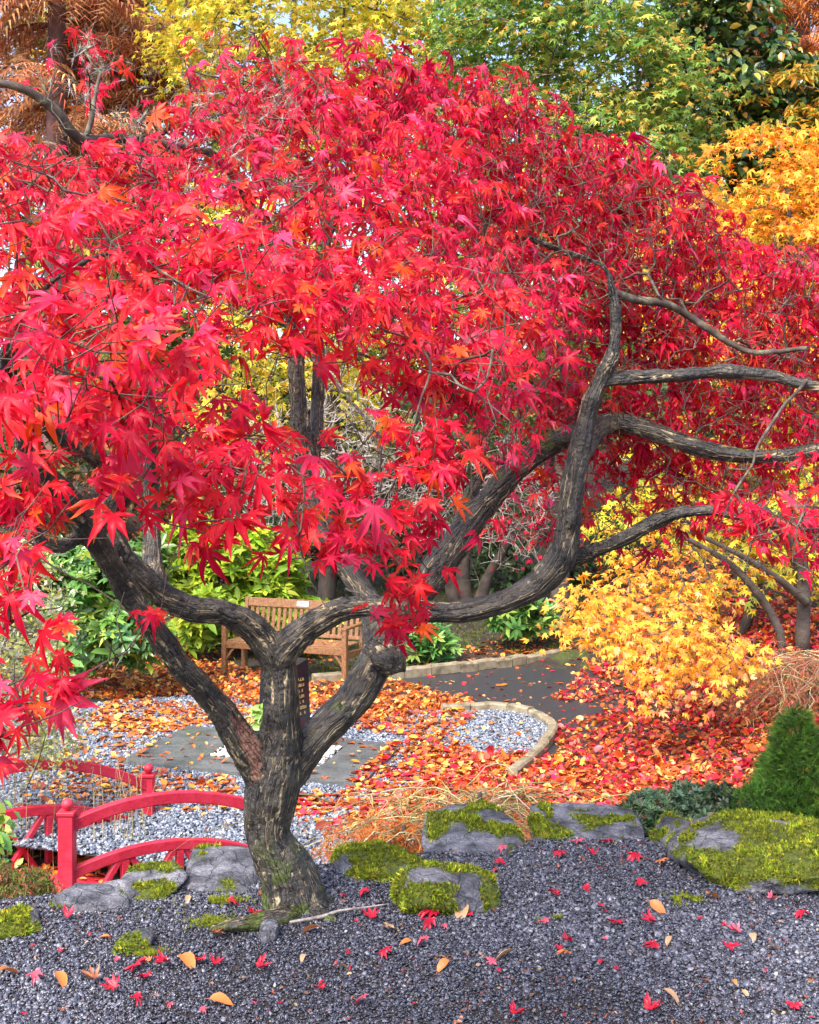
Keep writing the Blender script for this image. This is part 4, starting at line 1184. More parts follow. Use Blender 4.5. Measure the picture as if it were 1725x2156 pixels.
# twigs joining limbs to every spray, and bare twigs in the thin places
tx, ty = crown_layer(0.35, front_depth, 0.13, 0.1, 1, keep=lambda v, r: v <= 6 and r < 15, margin=2)
td = front_depth(tx, ty) + np.abs(rng.normal(0.5, 0.5, len(tx)))
bare = np.stack([(tx - CX) / F * td, td, CZ - (ty - HY) / F * td], 1)
lim_nodes = np.vstack([l[::4, :3] for l in limbs[1:15]] + [l[::3, :3] for l in thin])
lim_rad = np.concatenate([l[::4, 3] for l in limbs[1:15]] + [l[::3, 3] for l in thin])
bx_, by_ = crown_layer(0.9, front_depth, 0.13, 0.1, 1, keep=lambda v, r: r < 15, margin=3)
kk = (bx_ > 1000) | ((by_ < 420) & (bx_ < 700)); bx_, by_ = bx_[kk], by_[kk]
bd_ = front_depth(bx_, by_) - rng.uniform(0.0, 0.35, len(bx_))
bare2 = np.stack([(bx_ - CX) / F * bd_, bd_, CZ - (by_ - HY) / F * bd_], 1)
tg = np.vstack([cf, cb, bare, bare2])
Vg, Tg, NODES = grow(lim_nodes, lim_rad, tg, 0.06, 0.30, 0.0013, 0.013, 4)
tag(mk('twigs', Vg, Tg, M['twig'], maple), kind='stuff')
# short side twigs with a kink
n = 5200
k = rng.integers(len(lim_nodes), len(NODES), n)
parts = []
for q in NODES[k]:
    dirn = unit(rng.normal(0, 1, 3) + np.array([0, 0, 0.5])); L = rng.uniform(0.05, 0.16)
    m1 = q + dirn * L * 0.5 + rng.normal(0, 0.008, 3); m2 = m1 + unit(dirn + rng.normal(0, 0.5, 3)) * L * 0.5
    parts.append(tube_arrays(np.array([q, m1, m2]), [0.0016, 0.0013, 0.0007], 3, cap=False))
Vg, Tg = cat(parts)
tag(mk('spur_twigs', Vg, Tg, M['twig'], maple), kind='stuff')
# tufts of pale lichen on the upper left branches
n = 300
near = NODES[(CX + NODES[:, 0] / NODES[:, 1] * F < 640) & (HY + (CZ - NODES[:, 2]) / NODES[:, 1] * F < 420) & (NODES[:, 1] > 3.4)]
q = near[rng.integers(0, len(near), n)]
Vl, Tl, Cl = inst([tuft(16, 0.05, 1.2, 5, 0.0)], np.zeros(n, int), q + rng.normal(0, 0.012, (n, 3)), rand_frames(n, 0.4, 1), rng.uniform(0.02, 0.05, n), pal(n, [(0.42, 0.43, 0.36), (0.33, 0.36, 0.26), (0.5, 0.5, 0.44)]))
tag(mk('lichen', Vl, Tl, M['moss'], maple, col=Cl), kind='stuff')
# the one tan leaf caught in the twigs at the centre
o = mk('brown_leaf', (frames(np.array([[0.15, -0.75, 0.65]]), np.array([[1.0, 0.1, 0.1]]))[0] @ (maple7(0.2, 0.1, 0.7, 33)[0] * 0.088).T).T + P(610, 935, 2.9), maple7(0.2, 0.1, 0.7, 33)[1], M['litter'], origin=P(610, 935, 2.9), col=np.tile((0.58, 0.26, 0.10), (len(maple7(0.2, 0.1, 0.7, 33)[0]), 1)))
tag(o, 'single tan leaf caught among bare twigs in front of the slender middle stem', 'leaf')

# ================================================================== BUILT THINGS
# ---- red arched footbridge: two rails on a skewed deck
def arch(a, b, h, n=22):
    a = np.asarray(a, float); b = np.asarray(b, float)
    t = np.linspace(0, 1, n)
    pts = a[None] * (1 - t)[:, None] + b[None] * t[:, None]
    pts[:, 2] += h * 4 * t * (1 - t)
    return pts
NA, NE = np.array([*P(142, 0, 7.6)[:2], -0.70]), np.array([*P(592, 0, 8.4)[:2], -0.875])
FB, FF = np.array([*P(313, 0, 9.35)[:2], -0.93]), np.array([*P(-135, 0, 8.25)[:2], -0.66])
bridge = thing('footbridge', 'small red painted arched footbridge with ball-topped posts at the lower left', 'bridge', (-2.2, 8.3, -1.35))
def railing(a, b, h, post_a, post_b, nv, low):
    up = arch(a, b, h)
    MB().sweep(up, 0.062, 0.075, 0.006).build('handrail', M['bridge_red'], bridge)
    lo = arch(a - np.array([0, 0, low]), b - np.array([0, 0, low]), h)
    MB().sweep(lo, 0.055, 0.07, 0.006).build('lower_rail', M['bridge_red'], bridge)
    dk = arch(a - np.array([0, 0, low + 0.40]), b - np.array([0, 0, low + 0.40]), h * 0.55)
    MB().sweep(dk, 0.07, 0.10, 0.006).build('deck_beam', M['bridge_red'], bridge)
    for e, w in ((a, post_a), (b, post_b)):
        pm = MB(); pm.box(e + np.array([0, 0, 0.035 - 0.43]), w/2, w/2, 0.475, bev=0.006)
        pm.box(e + np.array([0, 0, 0.092]), w/2 + 0.008, w/2 + 0.008, 0.012, bev=0.004)
        po = pm.build('post', M['bridge_red'], bridge)
        MB().lathe(e + np.array([0, 0, 0.104]), [(0.014, 0), (0.018, 0.008), (0.030, 0.018), (0.037, 0.034), (0.037, 0.046), (0.030, 0.062), (0.016, 0.073), (0.003, 0.077)], 18).build('ball_finial', M['bridge_red'], po, smooth=True)
    def at(curve, t):
        f = t * (len(curve) - 1); i = min(int(f), len(curve) - 2); return curve[i] + (curve[i+1] - curve[i]) * (f - i)
    dx = unit(b - a)
    side = unit(np.cross((0, 0, 1), dx))
    for k in range(1, nv):
        t = k / nv
        MB().beam(at(lo, t) - (0, 0, 0.037), at(dk, t) + (0, 0, 0.0), 0.05, 0.05, up=dx, bev=0.004).build('baluster', M['bridge_red'], bridge)
        for sg in (-1, 1):
            t2 = t + sg * 0.82 / nv
            p0 = at(lo, t + sg * 0.09 / nv) - (0, 0, 0.02); p1 = at(dk, t2) + (0, 0, 0.03)
            MB().beam(p0 + side * 0.004 * sg, p1 + side * 0.004 * sg, 0.038, 0.042, up=side, bev=0.003).build('brace', M['bridge_red'], bridge)
railing(NA, NE, 0.165, 0.096, 0.096, 4, 0.315)
railing(FF, FB, 0.185, 0.096, 0.09, 4, 0.335)
nb = 13
da = arch(NA - (0, 0, .66), NE - (0, 0, .66), 0.09, nb + 1); db = arch(FF - (0, 0, .67), FB - (0, 0, .67), 0.10, nb + 1)
for k in range(nb):
    q = [da[k], da[k+1], db[k+1], db[k]]; c = sum(q) / 4
    q = [c + (p - c) * 0.965 for p in q]
    V = [p + np.array([0, 0, -0.025]) for p in q] + [p + np.array([0, 0, 0.012]) for p in q]
    MB().add(V, [(4, 5, 6, 7), (3, 2, 1, 0), (0, 1, 5, 4), (1, 2, 6, 5), (2, 3, 7, 6), (3, 0, 4, 7)]).build('deck_plank', M['bridge_red'], bridge)

# ---- black granite monument on the slab
mc = np.append(quad_uv(SLAB, 0.555, 0.62), PZ + 0.05)
ux = unit(np.append(SLAB[1] - SLAB[0], 0)); uy = unit(np.append(SLAB[3] - SLAB[0], 0)); uy = unit(uy - ux * (uy @ ux))
ang = math.radians(-14)
ux, uy = ux * math.cos(ang) + uy * math.sin(ang), -ux * math.sin(ang) + uy * math.cos(ang)
uz = np.array([0, 0, 1.0])
mon = thing('monument', 'polished black granite pillar with gold inscription behind the trunk', 'monument', mc)
MB().box(mc + (0, 0, 0.11), 0.235, 0.19, 0.11, (ux, uy, uz), 0.008).build('plinth', M['granite'], mon)
w0, w1, dd0, dd1, h0, h1 = 0.195, 0.175, 0.15, 0.135, 0.20, 0.80
V = [mc + ux*sx*w0 + uy*sy*dd0 + uz*h0 for sx, sy in ((-1, -1), (1, -1), (1, 1), (-1, 1))]
V += [mc + ux*sx*w1 + uy*sy*dd1 + uz*(h1 + (0.05 if sy > 0 else -0.02)) for sx, sy in ((-1, -1), (1, -1), (1, 1), (-1, 1))]
MB().add(V, [(0, 1, 5, 4), (1, 2, 6, 5), (2, 3, 7, 6), (3, 0, 4, 7), (4, 5, 6, 7), (3, 2, 1, 0)]).build('pillar', M['granite'], mon)
ins = MB()
r2 = np.random.default_rng(5)
def letters(origin, ex, ez, nrm, width, rows, ch):
    for r in range(rows):
        x = 0.0; lim = width * r2.uniform(0.78, 1.0); st = (width - lim) / 2
        while x < lim - ch:
            w = ch * r2.uniform(0.35, 0.75)
            if r2.random() > 0.14:
                hh = ch * r2.uniform(0.75, 1.0)
                p = origin + ex * (st + x + w/2) - ez * (r * ch * 1.75) + nrm * 0.0025
                kind = r2.integers(0, 3)
                ins.box(p - ex * w * 0.4, w * 0.14, 0.001, hh/2, (ex, nrm, ez))
                if kind != 0: ins.box(p + ex * w * 0.4, w * 0.14, 0.0012, hh/2, (ex, nrm, ez))
                ins.box(p + ez * hh * (0.42 if kind == 1 else -0.42), w/2, 0.0014, hh*0.1, (ex, nrm, ez))
            x += w + ch * 0.22
def face(a, b, c, d, u, v):   # point on a quad face
    return (a*(1-u)+b*u)*(1-v) + (d*(1-u)+c*u)*v
for (a, b, c, d) in ((V[0], V[1], V[5], V[4]), (V[1], V[2], V[6], V[5])):
    ex = unit(b - a); ez = unit((d + c) / 2 - (a + b) / 2); nn = unit(np.cross(ex, ez))
    letters(face(a, b, c, d, 0.12, 0.80), ex, ez, nn, np.linalg.norm(b - a) * 0.74, 7, 0.030)
ins.build('inscription', M['gold'], mon)
# black vase with bamboo shoots and a small white card beside it
vp = P(552, 1600, 10.9); vp[2] = PZ + 0.05
vase = thing('flower_vase', 'small square black vase with gold lettering at the foot of the monument', 'vase', vp)
MB().box(vp + (0, 0, 0.10), 0.058, 0.058, 0.10, (ux, uy, uz), 0.005).build('vase_body', M['granite'], vase)
ins = MB(); letters(vp + (0, 0, 0.15) - uy * 0.0585 - ux * 0.04, ux, uz, -uy, 0.08, 3, 0.02); ins.build('inscription', M['gold'], vase)
sp = thing('bamboo_sprig', 'fresh green leafy stems standing in the small black vase', 'plant', vp + (0, 0, 0.2))
parts = []; lp = []; ln = []; lt = []
for k in range(4):
    a = vp + np.array([rng.normal(0, .015), rng.normal(0, .015), 0.16]); tip_ = vp + np.array([rng.normal(-0.01, .05), rng.normal(0, .04), rng.uniform(0.36, 0.48)])
    pts = np.array([a + (tip_ - a)*t + np.array([0, 0, 0]) for t in np.linspace(0, 1, 5)])
    parts.append(tube_arrays(pts, np.linspace(.006, .003, 5), 5))
    for t in (0.45, 0.6, 0.75, 0.9, 1.0):
        for j in range(2):
            lp.append(a + (tip_ - a)*t); dr = unit(np.array([rng.normal(), rng.normal()-0.3, 0.55])); lt.append(dr); ln.append(np.array([0, -0.6, 0.8]) + rng.normal(0, .3, 3))
Vs, Ts = cat(parts)
mk('stem', Vs, Ts, M['leaf_gloss'], sp, col=np.tile((0.16, 0.30, 0.03), (len(Vs), 1)), smooth=True)
lp = np.array(lp); lt = np.array(lt); Rr = frames(np.array(ln), lt); n = len(lp)
for i in range(n):
    o = bpy.data.objects.new('leaf', leaf_mesh(i % 3, (0.20, 0.36, 0.05), (0.32, 0.46, 0.10), ('b', i % 3), M['leaf_gloss'], T_OVAL))
    COL.objects.link(o); o.parent = sp
    L = rng.uniform(0.08, 0.13)
    A = np.eye(4); A[:3, :3] = Rr[i] * np.array([L*0.75, L, L]); A[:3, 3] = lp[i] + lt[i]*L*0.5 - ORG[sp.name]
    o.matrix_local = Matrix(A.tolist())
cp = vp + np.array([0.07, -0.12, 0.0])
card = MB().box(cp + (0, 0, 0.055), 0.04, 0.003, 0.055, (ux, unit(uy + uz*0.3), unit(uz - uy*0.3))).build('memorial_card', M['plaque'], origin=cp)
tag(card, 'small pale card leaning in front of the black vase', 'card')

# ---- teak bench behind
BR = P(762, 1276, 15.2); BL = P(515, 1260, 15.85)
gz = PZ + 0.012
bx = unit(np.array([BR[0]-BL[0], BR[1]-BL[1], 0])); by = np.array([-bx[1], bx[0], 0])   # by points away from the seat front
if by[1] < 0: by = -by
mid = (BR + BL) / 2; mid[2] = gz
Lb = np.linalg.norm(BR[:2] - BL[:2]) / 2
bench = thing('park_bench', 'slatted teak garden bench with a small metal plaque facing the monument', 'bench', mid)
def bpnt(u, v, w): return mid + bx*u + by*v + np.array([0, 0, w])
axs = (bx, by, uz)
rec = unit(by * 0.18 + uz); rax = (bx, unit(by - rec * (by @ rec)), rec)
for sgn in (-1, 1):
    MB().beam(bpnt(sgn*Lb, 0, 0), bpnt(sgn*Lb, 0.01, 0.43), 0.065, 0.065, up=bx, bev=0.005).build('leg', M['wood'], bench)
    MB().beam(bpnt(sgn*Lb, 0.01, 0.42), bpnt(sgn*Lb, 0.10, 0.92), 0.065, 0.055, up=bx, bev=0.006).build('back_post', M['wood'], bench)
    MB().beam(bpnt(sgn*Lb, -0.50, 0), bpnt(sgn*Lb, -0.50, 0.64), 0.065, 0.065, up=bx, bev=0.005).build('leg', M['wood'], bench)
    MB().beam(bpnt(sgn*Lb, -0.54, 0.655), bpnt(sgn*Lb, 0.05, 0.67), 0.07, 0.032, bev=0.008).build('armrest', M['wood'], bench)
    MB().beam(bpnt(sgn*Lb, -0.48, 0.33), bpnt(sgn*Lb, 0.0, 0.31), 0.04, 0.08, bev=0.004).build('side_rail', M['wood'], bench)
    br = MB(); cpts = [bpnt(sgn*(Lb - 0.03 - 0.16*t), -0.50, 0.35 - 0.16*(1 - math.sin(t*math.pi/2))) for t in np.linspace(0, 1, 6)]
    br.sweep(cpts, 0.03, 0.03, 0.003); br.build('bracket', M['wood'], bench)
MB().beam(bpnt(-Lb+.03, -0.51, 0.375), bpnt(Lb-.03, -0.51, 0.375), 0.035, 0.085, bev=0.004).build('front_rail', M['wood'], bench)
tr = MB().beam(bpnt(-Lb+.01, 0.085, 0.86), bpnt(Lb-.01, 0.085, 0.86), 0.035, 0.115, up=rec, bev=0.006).build('top_rail', M['wood'], bench)
MB().beam(bpnt(-Lb+.03, 0.02, 0.475), bpnt(Lb-.03, 0.02, 0.475), 0.035, 0.05, up=rec, bev=0.004).build('bottom_rail', M['wood'], bench)
ns_ = 20
for k in range(ns_):
    u = -Lb + 0.085 + (2*Lb - 0.17) * k / (ns_ - 1)
    MB().beam(bpnt(u, 0.024, 0.49), bpnt(u, 0.08, 0.81), 0.048, 0.016, up=by, bev=0.002).build('back_slat', M['wood'], bench)
for k in range(6):
    v = -0.47 + 0.085 * k
    MB().beam(bpnt(-Lb+.035, v, 0.425), bpnt(Lb-.035, v, 0.425), 0.065, 0.02, bev=0.003).build('seat_slat', M['wood'], bench)
pq = MB().box(bpnt(-0.02, 0.064, 0.868), 0.085, 0.003, 0.034, rax).build('plaque', M['plaque'], bench)
pr = MB()
for k in range(4): pr.box(bpnt(-0.02, 0.0600, 0.889 - 0.014*k) , 0.066 - 0.012*(k % 2), 0.0006, 0.0022, rax)
pr.build('plaque_text', M['print'], pq)

# ================================================================== LEAF LITTER ON THE LOWER GROUND
ORANGE = [(0.80, 0.22, 0.02), (0.85, 0.33, 0.05), (0.66, 0.13, 0.015), (0.82, 0.45, 0.12), (0.50, 0.10, 0.02)]
REDC = [(0.72, 0.02, 0.04), (0.60, 0.01, 0.05), (0.82, 0.10, 0.02), (0.85, 0.28, 0.04), (0.85, 0.12, 0.12), (0.85, 0.42, 0.12)]
BROWN = [(0.36, 0.09, 0.02), (0.50, 0.15, 0.03), (0.24, 0.055, 0.02), (0.58, 0.22, 0.05)]
T_LIT = [oval8(5, 0.30, 0.35, 0.12), oval8(6, 0.36, -0.2, 0.10), oval8(7, 0.25, 0.6, 0.16), maple5(5, 0.35), maple5(6, -0.3)]
POLY = [  # (outline in picture units, leaves, colours, pile height)
 ([(170,1400),(330,1365),(480,1400),(640,1440),(820,1432),(1000,1480),(980,1500),(900,1500),(800,1530),(700,1520),(560,1500),(400,1470),(250,1478),(160,1470)], 3600, ORANGE, 0.05),
 ([(240,1478),(560,1500),(540,1540),(420,1535),(300,1560),(160,1530)], 900, ORANGE, 0.015),
 ([(680,1500),(1000,1482),(1010,1512),(940,1560),(1010,1600),(1120,1600),(1100,1690),(900,1700),(850,1600),(860,1560),(740,1545)], 1500, ORANGE + REDC[:1], 0.03),
 ([(830,1570),(1000,1600),(1060,1620),(1000,1700),(700,1720),(650,1760),(520,1740),(530,1690),(720,1680)], 1250, ORANGE + REDC[:2], 0.012),
 ([(60,1640),(500,1650),(530,1850),(0,1880)], 620, ORANGE, 0.012),
 ([(150,1500),(400,1540),(260,1620),(500,1650),(500,1690),(100,1690)], 320, ORANGE, 0.012),
 ([(1000,1600),(1130,1600),(1175,1590),(1170,1540),(1300,1490),(1160,1480),(1240,1400),(1330,1330),(1725,1250),(1725,1780),(850,1780),(700,1800),(660,1760),(850,1690)], 9800, REDC, 0.06),
 ([(1000,1600),(1400,1600),(1500,1760),(850,1780),(700,1790),(850,1690)], 1500, ORANGE[:4] + REDC[:3], 0.03),
 ([(820,1440),(1230,1385),(1300,1490),(1180,1590),(1160,1520),(1000,1490)], 120, ORANGE + REDC[:2], 0.004),
 ([(880,1390),(1230,1300),(1240,1370),(870,1410)], 300, ORANGE[1:] + BROWN, 0.015),
 ([(950,1500),(1120,1520),(1130,1590),(960,1590)], 40, ORANGE + REDC[:1], 0.004),
 ([(265,1612),(420,1535),(840,1575),(750,1660)], 80, ORANGE, 0.004),
 ([(0,1000),(360,1000),(520,1250),(480,1400),(150,1400),(0,1250)], 2600, BROWN + ORANGE[:1], 0.05),
 ([(1225,1180),(1725,1080),(1725,1270),(1240,1380)], 1800, BROWN + REDC[:3], 0.05),
 ([(380,1280),(500,1400),(720,1420),(720,1300)], 240, BROWN + ORANGE, 0.02),
]
litP = []; litC = []; litH = []
for poly, n, cols, pile in POLY:
    n = int(n * 1.45)
    cols = list(cols) + [(0.40, 0.09, 0.02), (0.30, 0.06, 0.03)]
    poly = np.array(poly, float)
    lo, hi = poly.min(0), poly.max(0)
    a = rng.uniform(lo, hi, (n * 4, 2)); a = a[inside(poly, a[:, 0], a[:, 1])][:n]
    a = np.vstack([a, a[:0]])
    h = hit(a[:, 0], a[:, 1])
    h = h[h[:, 1] < 40]
    c = pal(len(h), cols, None, 0.22)
    h[:, 2] += 0.008 + 0.024 * inside(court, h[:, 0], h[:, 1]) + rng.uniform(0, 1, len(h))**2 * pile
    on = inside(SLAB, h[:, 0], h[:, 1]); h[on, 2] = PZ + 0.06 + rng.uniform(0, 0.01, on.sum())
    litP.append(h); litC.append(c); litH.append(np.full(len(h), pile))
# beyond what is in view the carpet simply goes on
n = 2600
x = rng.uniform(4.2, 9, n); y = rng.uniform(9, 17, n)
litP.append(np.column_stack([x, y, H(x, y) + 0.02])); litC.append(pal(n, REDC, None, 0.2)); litH.append(np.full(n, 0.05))
n = 2200
x = rng.uniform(-12, -4.3, n); y = rng.uniform(10, 20, n)
litP.append(np.column_stack([x, y, H(x, y) + 0.02])); litC.append(pal(n, BROWN, None, 0.2)); litH.append(np.full(n, 0.05))
LP = np.vstack(litP); LC = np.vstack(litC); LH = np.concatenate(litH)
n = len(LP)
Rl = frames(np.array([0, 0, 1.0]) + rng.normal(0, 1, (n, 3)) * (0.18 + 4.5 * LH)[:, None], rng.normal(0, 1, (n, 3)))
sl = np.clip(rng.lognormal(math.log(0.070), 0.3, n), 0.035, 0.13)
il = rng.choice(5, n, p=[.3, .2, .14, .2, .16])
# the nearest court leaves lying singly on gravel and slab are things of their own
cand = np.where((LH < 0.02) & (LP[:, 1] < 13) & (LP[:, 0] > -2.6) & (LP[:, 0] < 1.4))[0]
cand = cand[np.argsort(LP[cand, 1])][:190]
solo = np.zeros(n, bool); solo[cand] = True
Vl, Tl, Cl = inst(T_LIT, il[~solo], LP[~solo], Rl[~solo], sl[~solo], LC[~solo], np.clip(LC[~solo] * 1.15, 0, .95))
lit = mk('leaf_litter', Vl, Tl, M['litter'], col=Cl)
tag(lit, 'thick carpet of fallen orange and red leaves over the lower court', 'leaf litter', kind='stuff')
QO = [(0.80, 0.22, 0.02), (0.85, 0.33, 0.05), (0.66, 0.13, 0.015), (0.82, 0.45, 0.12)]
for i in cand:
    q = int(rng.integers(0, 4)); k = int(il[i])
    o = bpy.data.objects.new('fallen_leaf', leaf_mesh(k, QO[q], QO[q], ('f', k, q), M['litter'], T_LIT))
    COL.objects.link(o)
    A = np.eye(4); A[:3, :3] = Rl[i] * sl[i]; A[:3, 3] = LP[i]; o.matrix_world = Matrix(A.tolist())
    cn = ('bright orange', 'amber', 'rust', 'pale tan')[q]; sn = ('oval', 'broad', 'curled narrow', 'lobed', 'upturned lobed')[k]
    lx = CX + LP[i, 0] / LP[i, 1] * F
    if inside(SLAB, LP[i:i+1, 0], LP[i:i+1, 1])[0]:
        where = 'on the dark slab ' + ('left of the trunk' if lx < 560 else 'right of the trunk')
    elif lx < 330: where = 'on the gravel behind the bridge'
    elif lx < 520: where = 'on the gravel between bridge and trunk'
    elif lx < 760: where = 'on the gravel just right of the trunk'
    elif LP[i, 1] > 11.4: where = 'on the gravel inside the curved edging'
    else: where = 'on the gravel behind the weeping mound'
    tag(o, f'{cn} {sn} fallen leaf lying {where}', 'leaf', f'{cn} {sn} leaves {where}')
# leaves on the bench seat
for k in range(16):
    p = bpnt(rng.uniform(-Lb*.9, Lb*.9), rng.uniform(-0.46, 0.0), 0.445)
    q = int(rng.integers(0, 4)); kk = int(rng.integers(0, 5))
    o = bpy.data.objects.new('fallen_leaf', leaf_mesh(kk, QO[q], QO[q], ('f', kk, q), M['litter'], T_LIT)); COL.objects.link(o)
    A = np.eye(4); A[:3, :3] = rand_frames(1, 1, 0.25)[0] * rng.uniform(.08, .12); A[:3, 3] = p; o.matrix_world = Matrix(A.tolist())
    tag(o, 'orange fallen leaf lying on the bench seat', 'leaf', 'leaves on the bench seat')

# ---- single leaves on the near gravel, each where it lies
KC = {'r': (0.50, 0.010, 0.035), 'p': (0.60, 0.09, 0.14), 'o': (0.64, 0.20, 0.05), 't': (0.50, 0.29, 0.15), 'b': (0.30, 0.10, 0.04)}
GL = [
 (285,2043,'r',1.35,'largest crimson leaf of the trio on the left gravel'), (345,2038,'r',1.0,'right-hand crimson leaf of the trio on the left gravel'),
 (305,2066,'r',1.0,'lowest crimson leaf of the trio on the left gravel'), (72,2066,'p',1.1,'pinkish red leaf near the lower left edge'),
 (22,2053,'o',0.9,'orange leaf at the left edge of the gravel'), (130,2071,'o',0.8,'orange leaf right of the pinkish leaf, lower left'),
 (195,2071,'b',1.0,'curled brown leaf on the lower left gravel'), (237,2091,'r',0.9,'red-orange leaf below the curled brown one'),
 (287,2115,'r',0.9,'red leaf lowest on the left gravel'), (395,2031,'o',1.0,'orange leaf touching a red one left of centre'),
 (422,2031,'r',0.9,'red leaf touching an orange one left of centre'), (457,2042,'r',0.8,'small red leaf left of the sunk brown stone'),
 (550,2050,'r',0.9,'red leaf straight below the trunk'), (455,1978,'b',0.9,'brown-orange leaf left of the sunk brown stone'),
 (535,1936,'r',0.9,'dark red leaf resting on the root of the maple'), (767,1893,'r',1.0,'red leaf between trunk and squat mossy rock'),
 (782,1946,'r',1.0,'folded red leaf below right of the trunk'), (820,1966,'t',1.0,'tan leaf below the squat mossy rock'),
 (810,2018,'r',0.8,'red leaf below the tan leaf near the centre'), (675,2093,'r',0.7,'small red leaf in the bottom centre gravel'),
 (760,2118,'p',1.0,'pink-red leaf near the bottom edge left of centre'), (465,2118,'o',0.8,'small orange leaf near the bottom edge'),
 (655,1968,'o',0.8,'orange leaf just below the trunk foot'), (145,1936,'r',0.8,'dark red leaf below the flat stone'),
 (257,1893,'r',0.8,'red leaf in front of the mossy bridge-side rock'), (487,1908,'r',0.8,'red leaf below the dark slate rock'),
 (907,1936,'r',1.3,'big crimson leaf, upper of the pair below the squat mossy rock'), (902,1958,'r',1.2,'crimson leaf, lower of the pair below the squat mossy rock'),
 (972,1932,'t',1.1,'pale tan oval leaf against the foot of the squat mossy rock'), (890,1996,'p',1.1,'salmon leaf below the crimson pair'),
 (1060,2023,'t',0.9,'tan leaf in the middle of the dark gravel'), (1035,2041,'p',0.7,'small pink leaf left below the tan one'),
 (1192,2021,'o',0.8,'orange leaf below a small red one right of centre'), (1195,1998,'r',0.8,'small red leaf above an orange one right of centre'),
 (1297,1956,'r',1.1,'crimson leaf left of two in the right gravel'), (1370,1956,'r',1.0,'crimson leaf right of two in the right gravel'),
 (1145,1956,'p',0.9,'dusty pink leaf right of the squat mossy rock'), (1375,2006,'r',1.0,'dark crimson leaf in the lower right gravel'),
 (1535,2011,'r',0.9,'dark red leaf low in the right gravel'), (1550,1978,'p',0.9,'pinkish leaf below the big boulder'),
 (1690,1938,'r',1.2,'bright red curled leaf by the right edge'), (1625,1908,'p',0.8,'pink leaf at the foot of the big boulder'),
 (1500,1897,'o',0.8,'pale orange leaf against the left foot of the big boulder'), (1385,1926,'o',0.8,'orange leaf left below the big boulder'),
 (1265,1921,'r',0.6,'tiny red leaf in the middle right gravel'), (1050,1828,'r',0.9,'red leaf right of the flat mossy edge rock'),
 (1177,1808,'r',1.0,'red leaf below the smooth slab rock, left of two'), (1245,1811,'r',0.9,'red leaf below the smooth slab rock, right of two'),
 (1337,1816,'r',1.1,'broad red leaf left below the small pointed rock'), (1277,1783,'r',1.0,'crimson leaf touching the smooth slab rock'),
 (1217,1783,'p',1.0,'pink leaf in front of the smooth slab rock'), (1392,1826,'o',0.9,'orange leaf below the small pointed rock'),
 (1347,1873,'r',0.9,'red leaf left of the big mossy boulder'), (1235,1886,'r',0.8,'folded red leaf in the mid right gravel'),
 (1167,1893,'r',0.9,'dull red leaf right of the squat rock'), (1060,1798,'p',0.8,'pink leaf beside the flat mossy edge rock'),
 (1372,2141,'r',1.0,'red leaf at the bottom edge right of centre'), (1087,2151,'r',0.9,'red leaf cut by the bottom edge'),
 (1672,2133,'r',1.1,'red leaf in the bottom right corner'), (932,2048,'o',0.6,'tiny orange leaf below the centre'), (1420,2116,'t',0.8,'tan leaf in the bottom right gravel'),
]
T_GND = [maple7(0.35, 0.14, 1.1, 41), maple7(-0.35, 0.16, 0.9, 42), maple7(0.6, 0.16, 2.2, 43), oval(44, 0.30, 0.45, 0.14, ((-0.3, 0.02), (-0.02, 0.03), (0.03, 0.3), (0.12, 0.58), (0.22, 0.8), (0.35, 0.95), (0.5, 1.0), (0.64, 0.88), (0.77, 0.66), (0.88, 0.38), (0.96, 0.14), (1.03, 0.01)))]
def lay_leaf(p, c, sc, label, group=None):
    kk = 3 if c in 'ot' and rng.random() < 0.8 else int(rng.integers(0, 3))
    o = bpy.data.objects.new('fallen_leaf', leaf_mesh(kk, KC[c], np.array(KC[c]) * 1.15, ('g', kk, c), M['litter'], T_GND)); COL.objects.link(o)
    A = np.eye(4); A[:3, :3] = frames(np.array([[0, -0.04, 1.0]]) + rng.normal(0, 0.2, (1, 3)), rng.normal(0, 1, (1, 3)))[0] * 0.086 * sc
    A[:3, 3] = p; o.matrix_world = Matrix(A.tolist())
    return tag(o, label, 'leaf', group)
for px, py, c, sc, lab in GL:
    d = CZ * F / (py - HY)
    x = (px - CX) / F * d
    lay_leaf((x, d, H(x, d) + 0.028), c, sc, lab)
cnt = 0
while cnt < 75:
    px, py = rng.uniform(0, 1725), rng.uniform(1800, 2150); d = CZ * F / (py - HY); x = (px - CX) / F * d
    if d > edge_y(x) - 0.15: continue
    c = 'rrbotp'[int(rng.integers(0, 6))]
    lay_leaf((x, d, H(x, d) + 0.018), c, rng.uniform(0.25, 0.5), 'tiny shrivelled leaf scrap among the dark pebbles', 'leaf scraps on the terrace gravel'); cnt += 1
# thin fallen stick at the foot of the trunk
st = smooth_poly(LB([(610, 1930, 4.2, 3), (680, 1934, 4.25, 4), (715, 1925, 4.3, 3), (770, 1922, 4.33, 2), (815, 1905, 4.36, 1.2)]), 0.02)
st[:, 2] = H(st[:, 0], st[:, 1]) + 0.02
Vs, Ts = tube_arrays(st[:, :3], st[:, 3], 6)
tag(mk('fallen_stick', Vs, Ts, M['twig_pale'], origin=st[0, :3]), 'thin pale stick lying on the gravel beside the trunk', 'stick')

# ================================================================== PLANTS
def stems_to(base, targets, r0, mat, parent, name='stems', sides=4, jit=0.15, tip_r=0.003, maxr=0.05, seg=0.15, trunk=None, stuff=True, lift=0.0):
    if trunk is None: trunk = np.array([base, np.asarray(base) + (0, 0, 0.05)])
    V, T, nd = grow(np.asarray(trunk, float), np.full(len(trunk), r0), np.asarray(targets), seg, jit, tip_r, maxr, sides, lift=lift)
    o = mk(name, V, T, mat, parent)
    if stuff: tag(o, kind='stuff')
    return nd

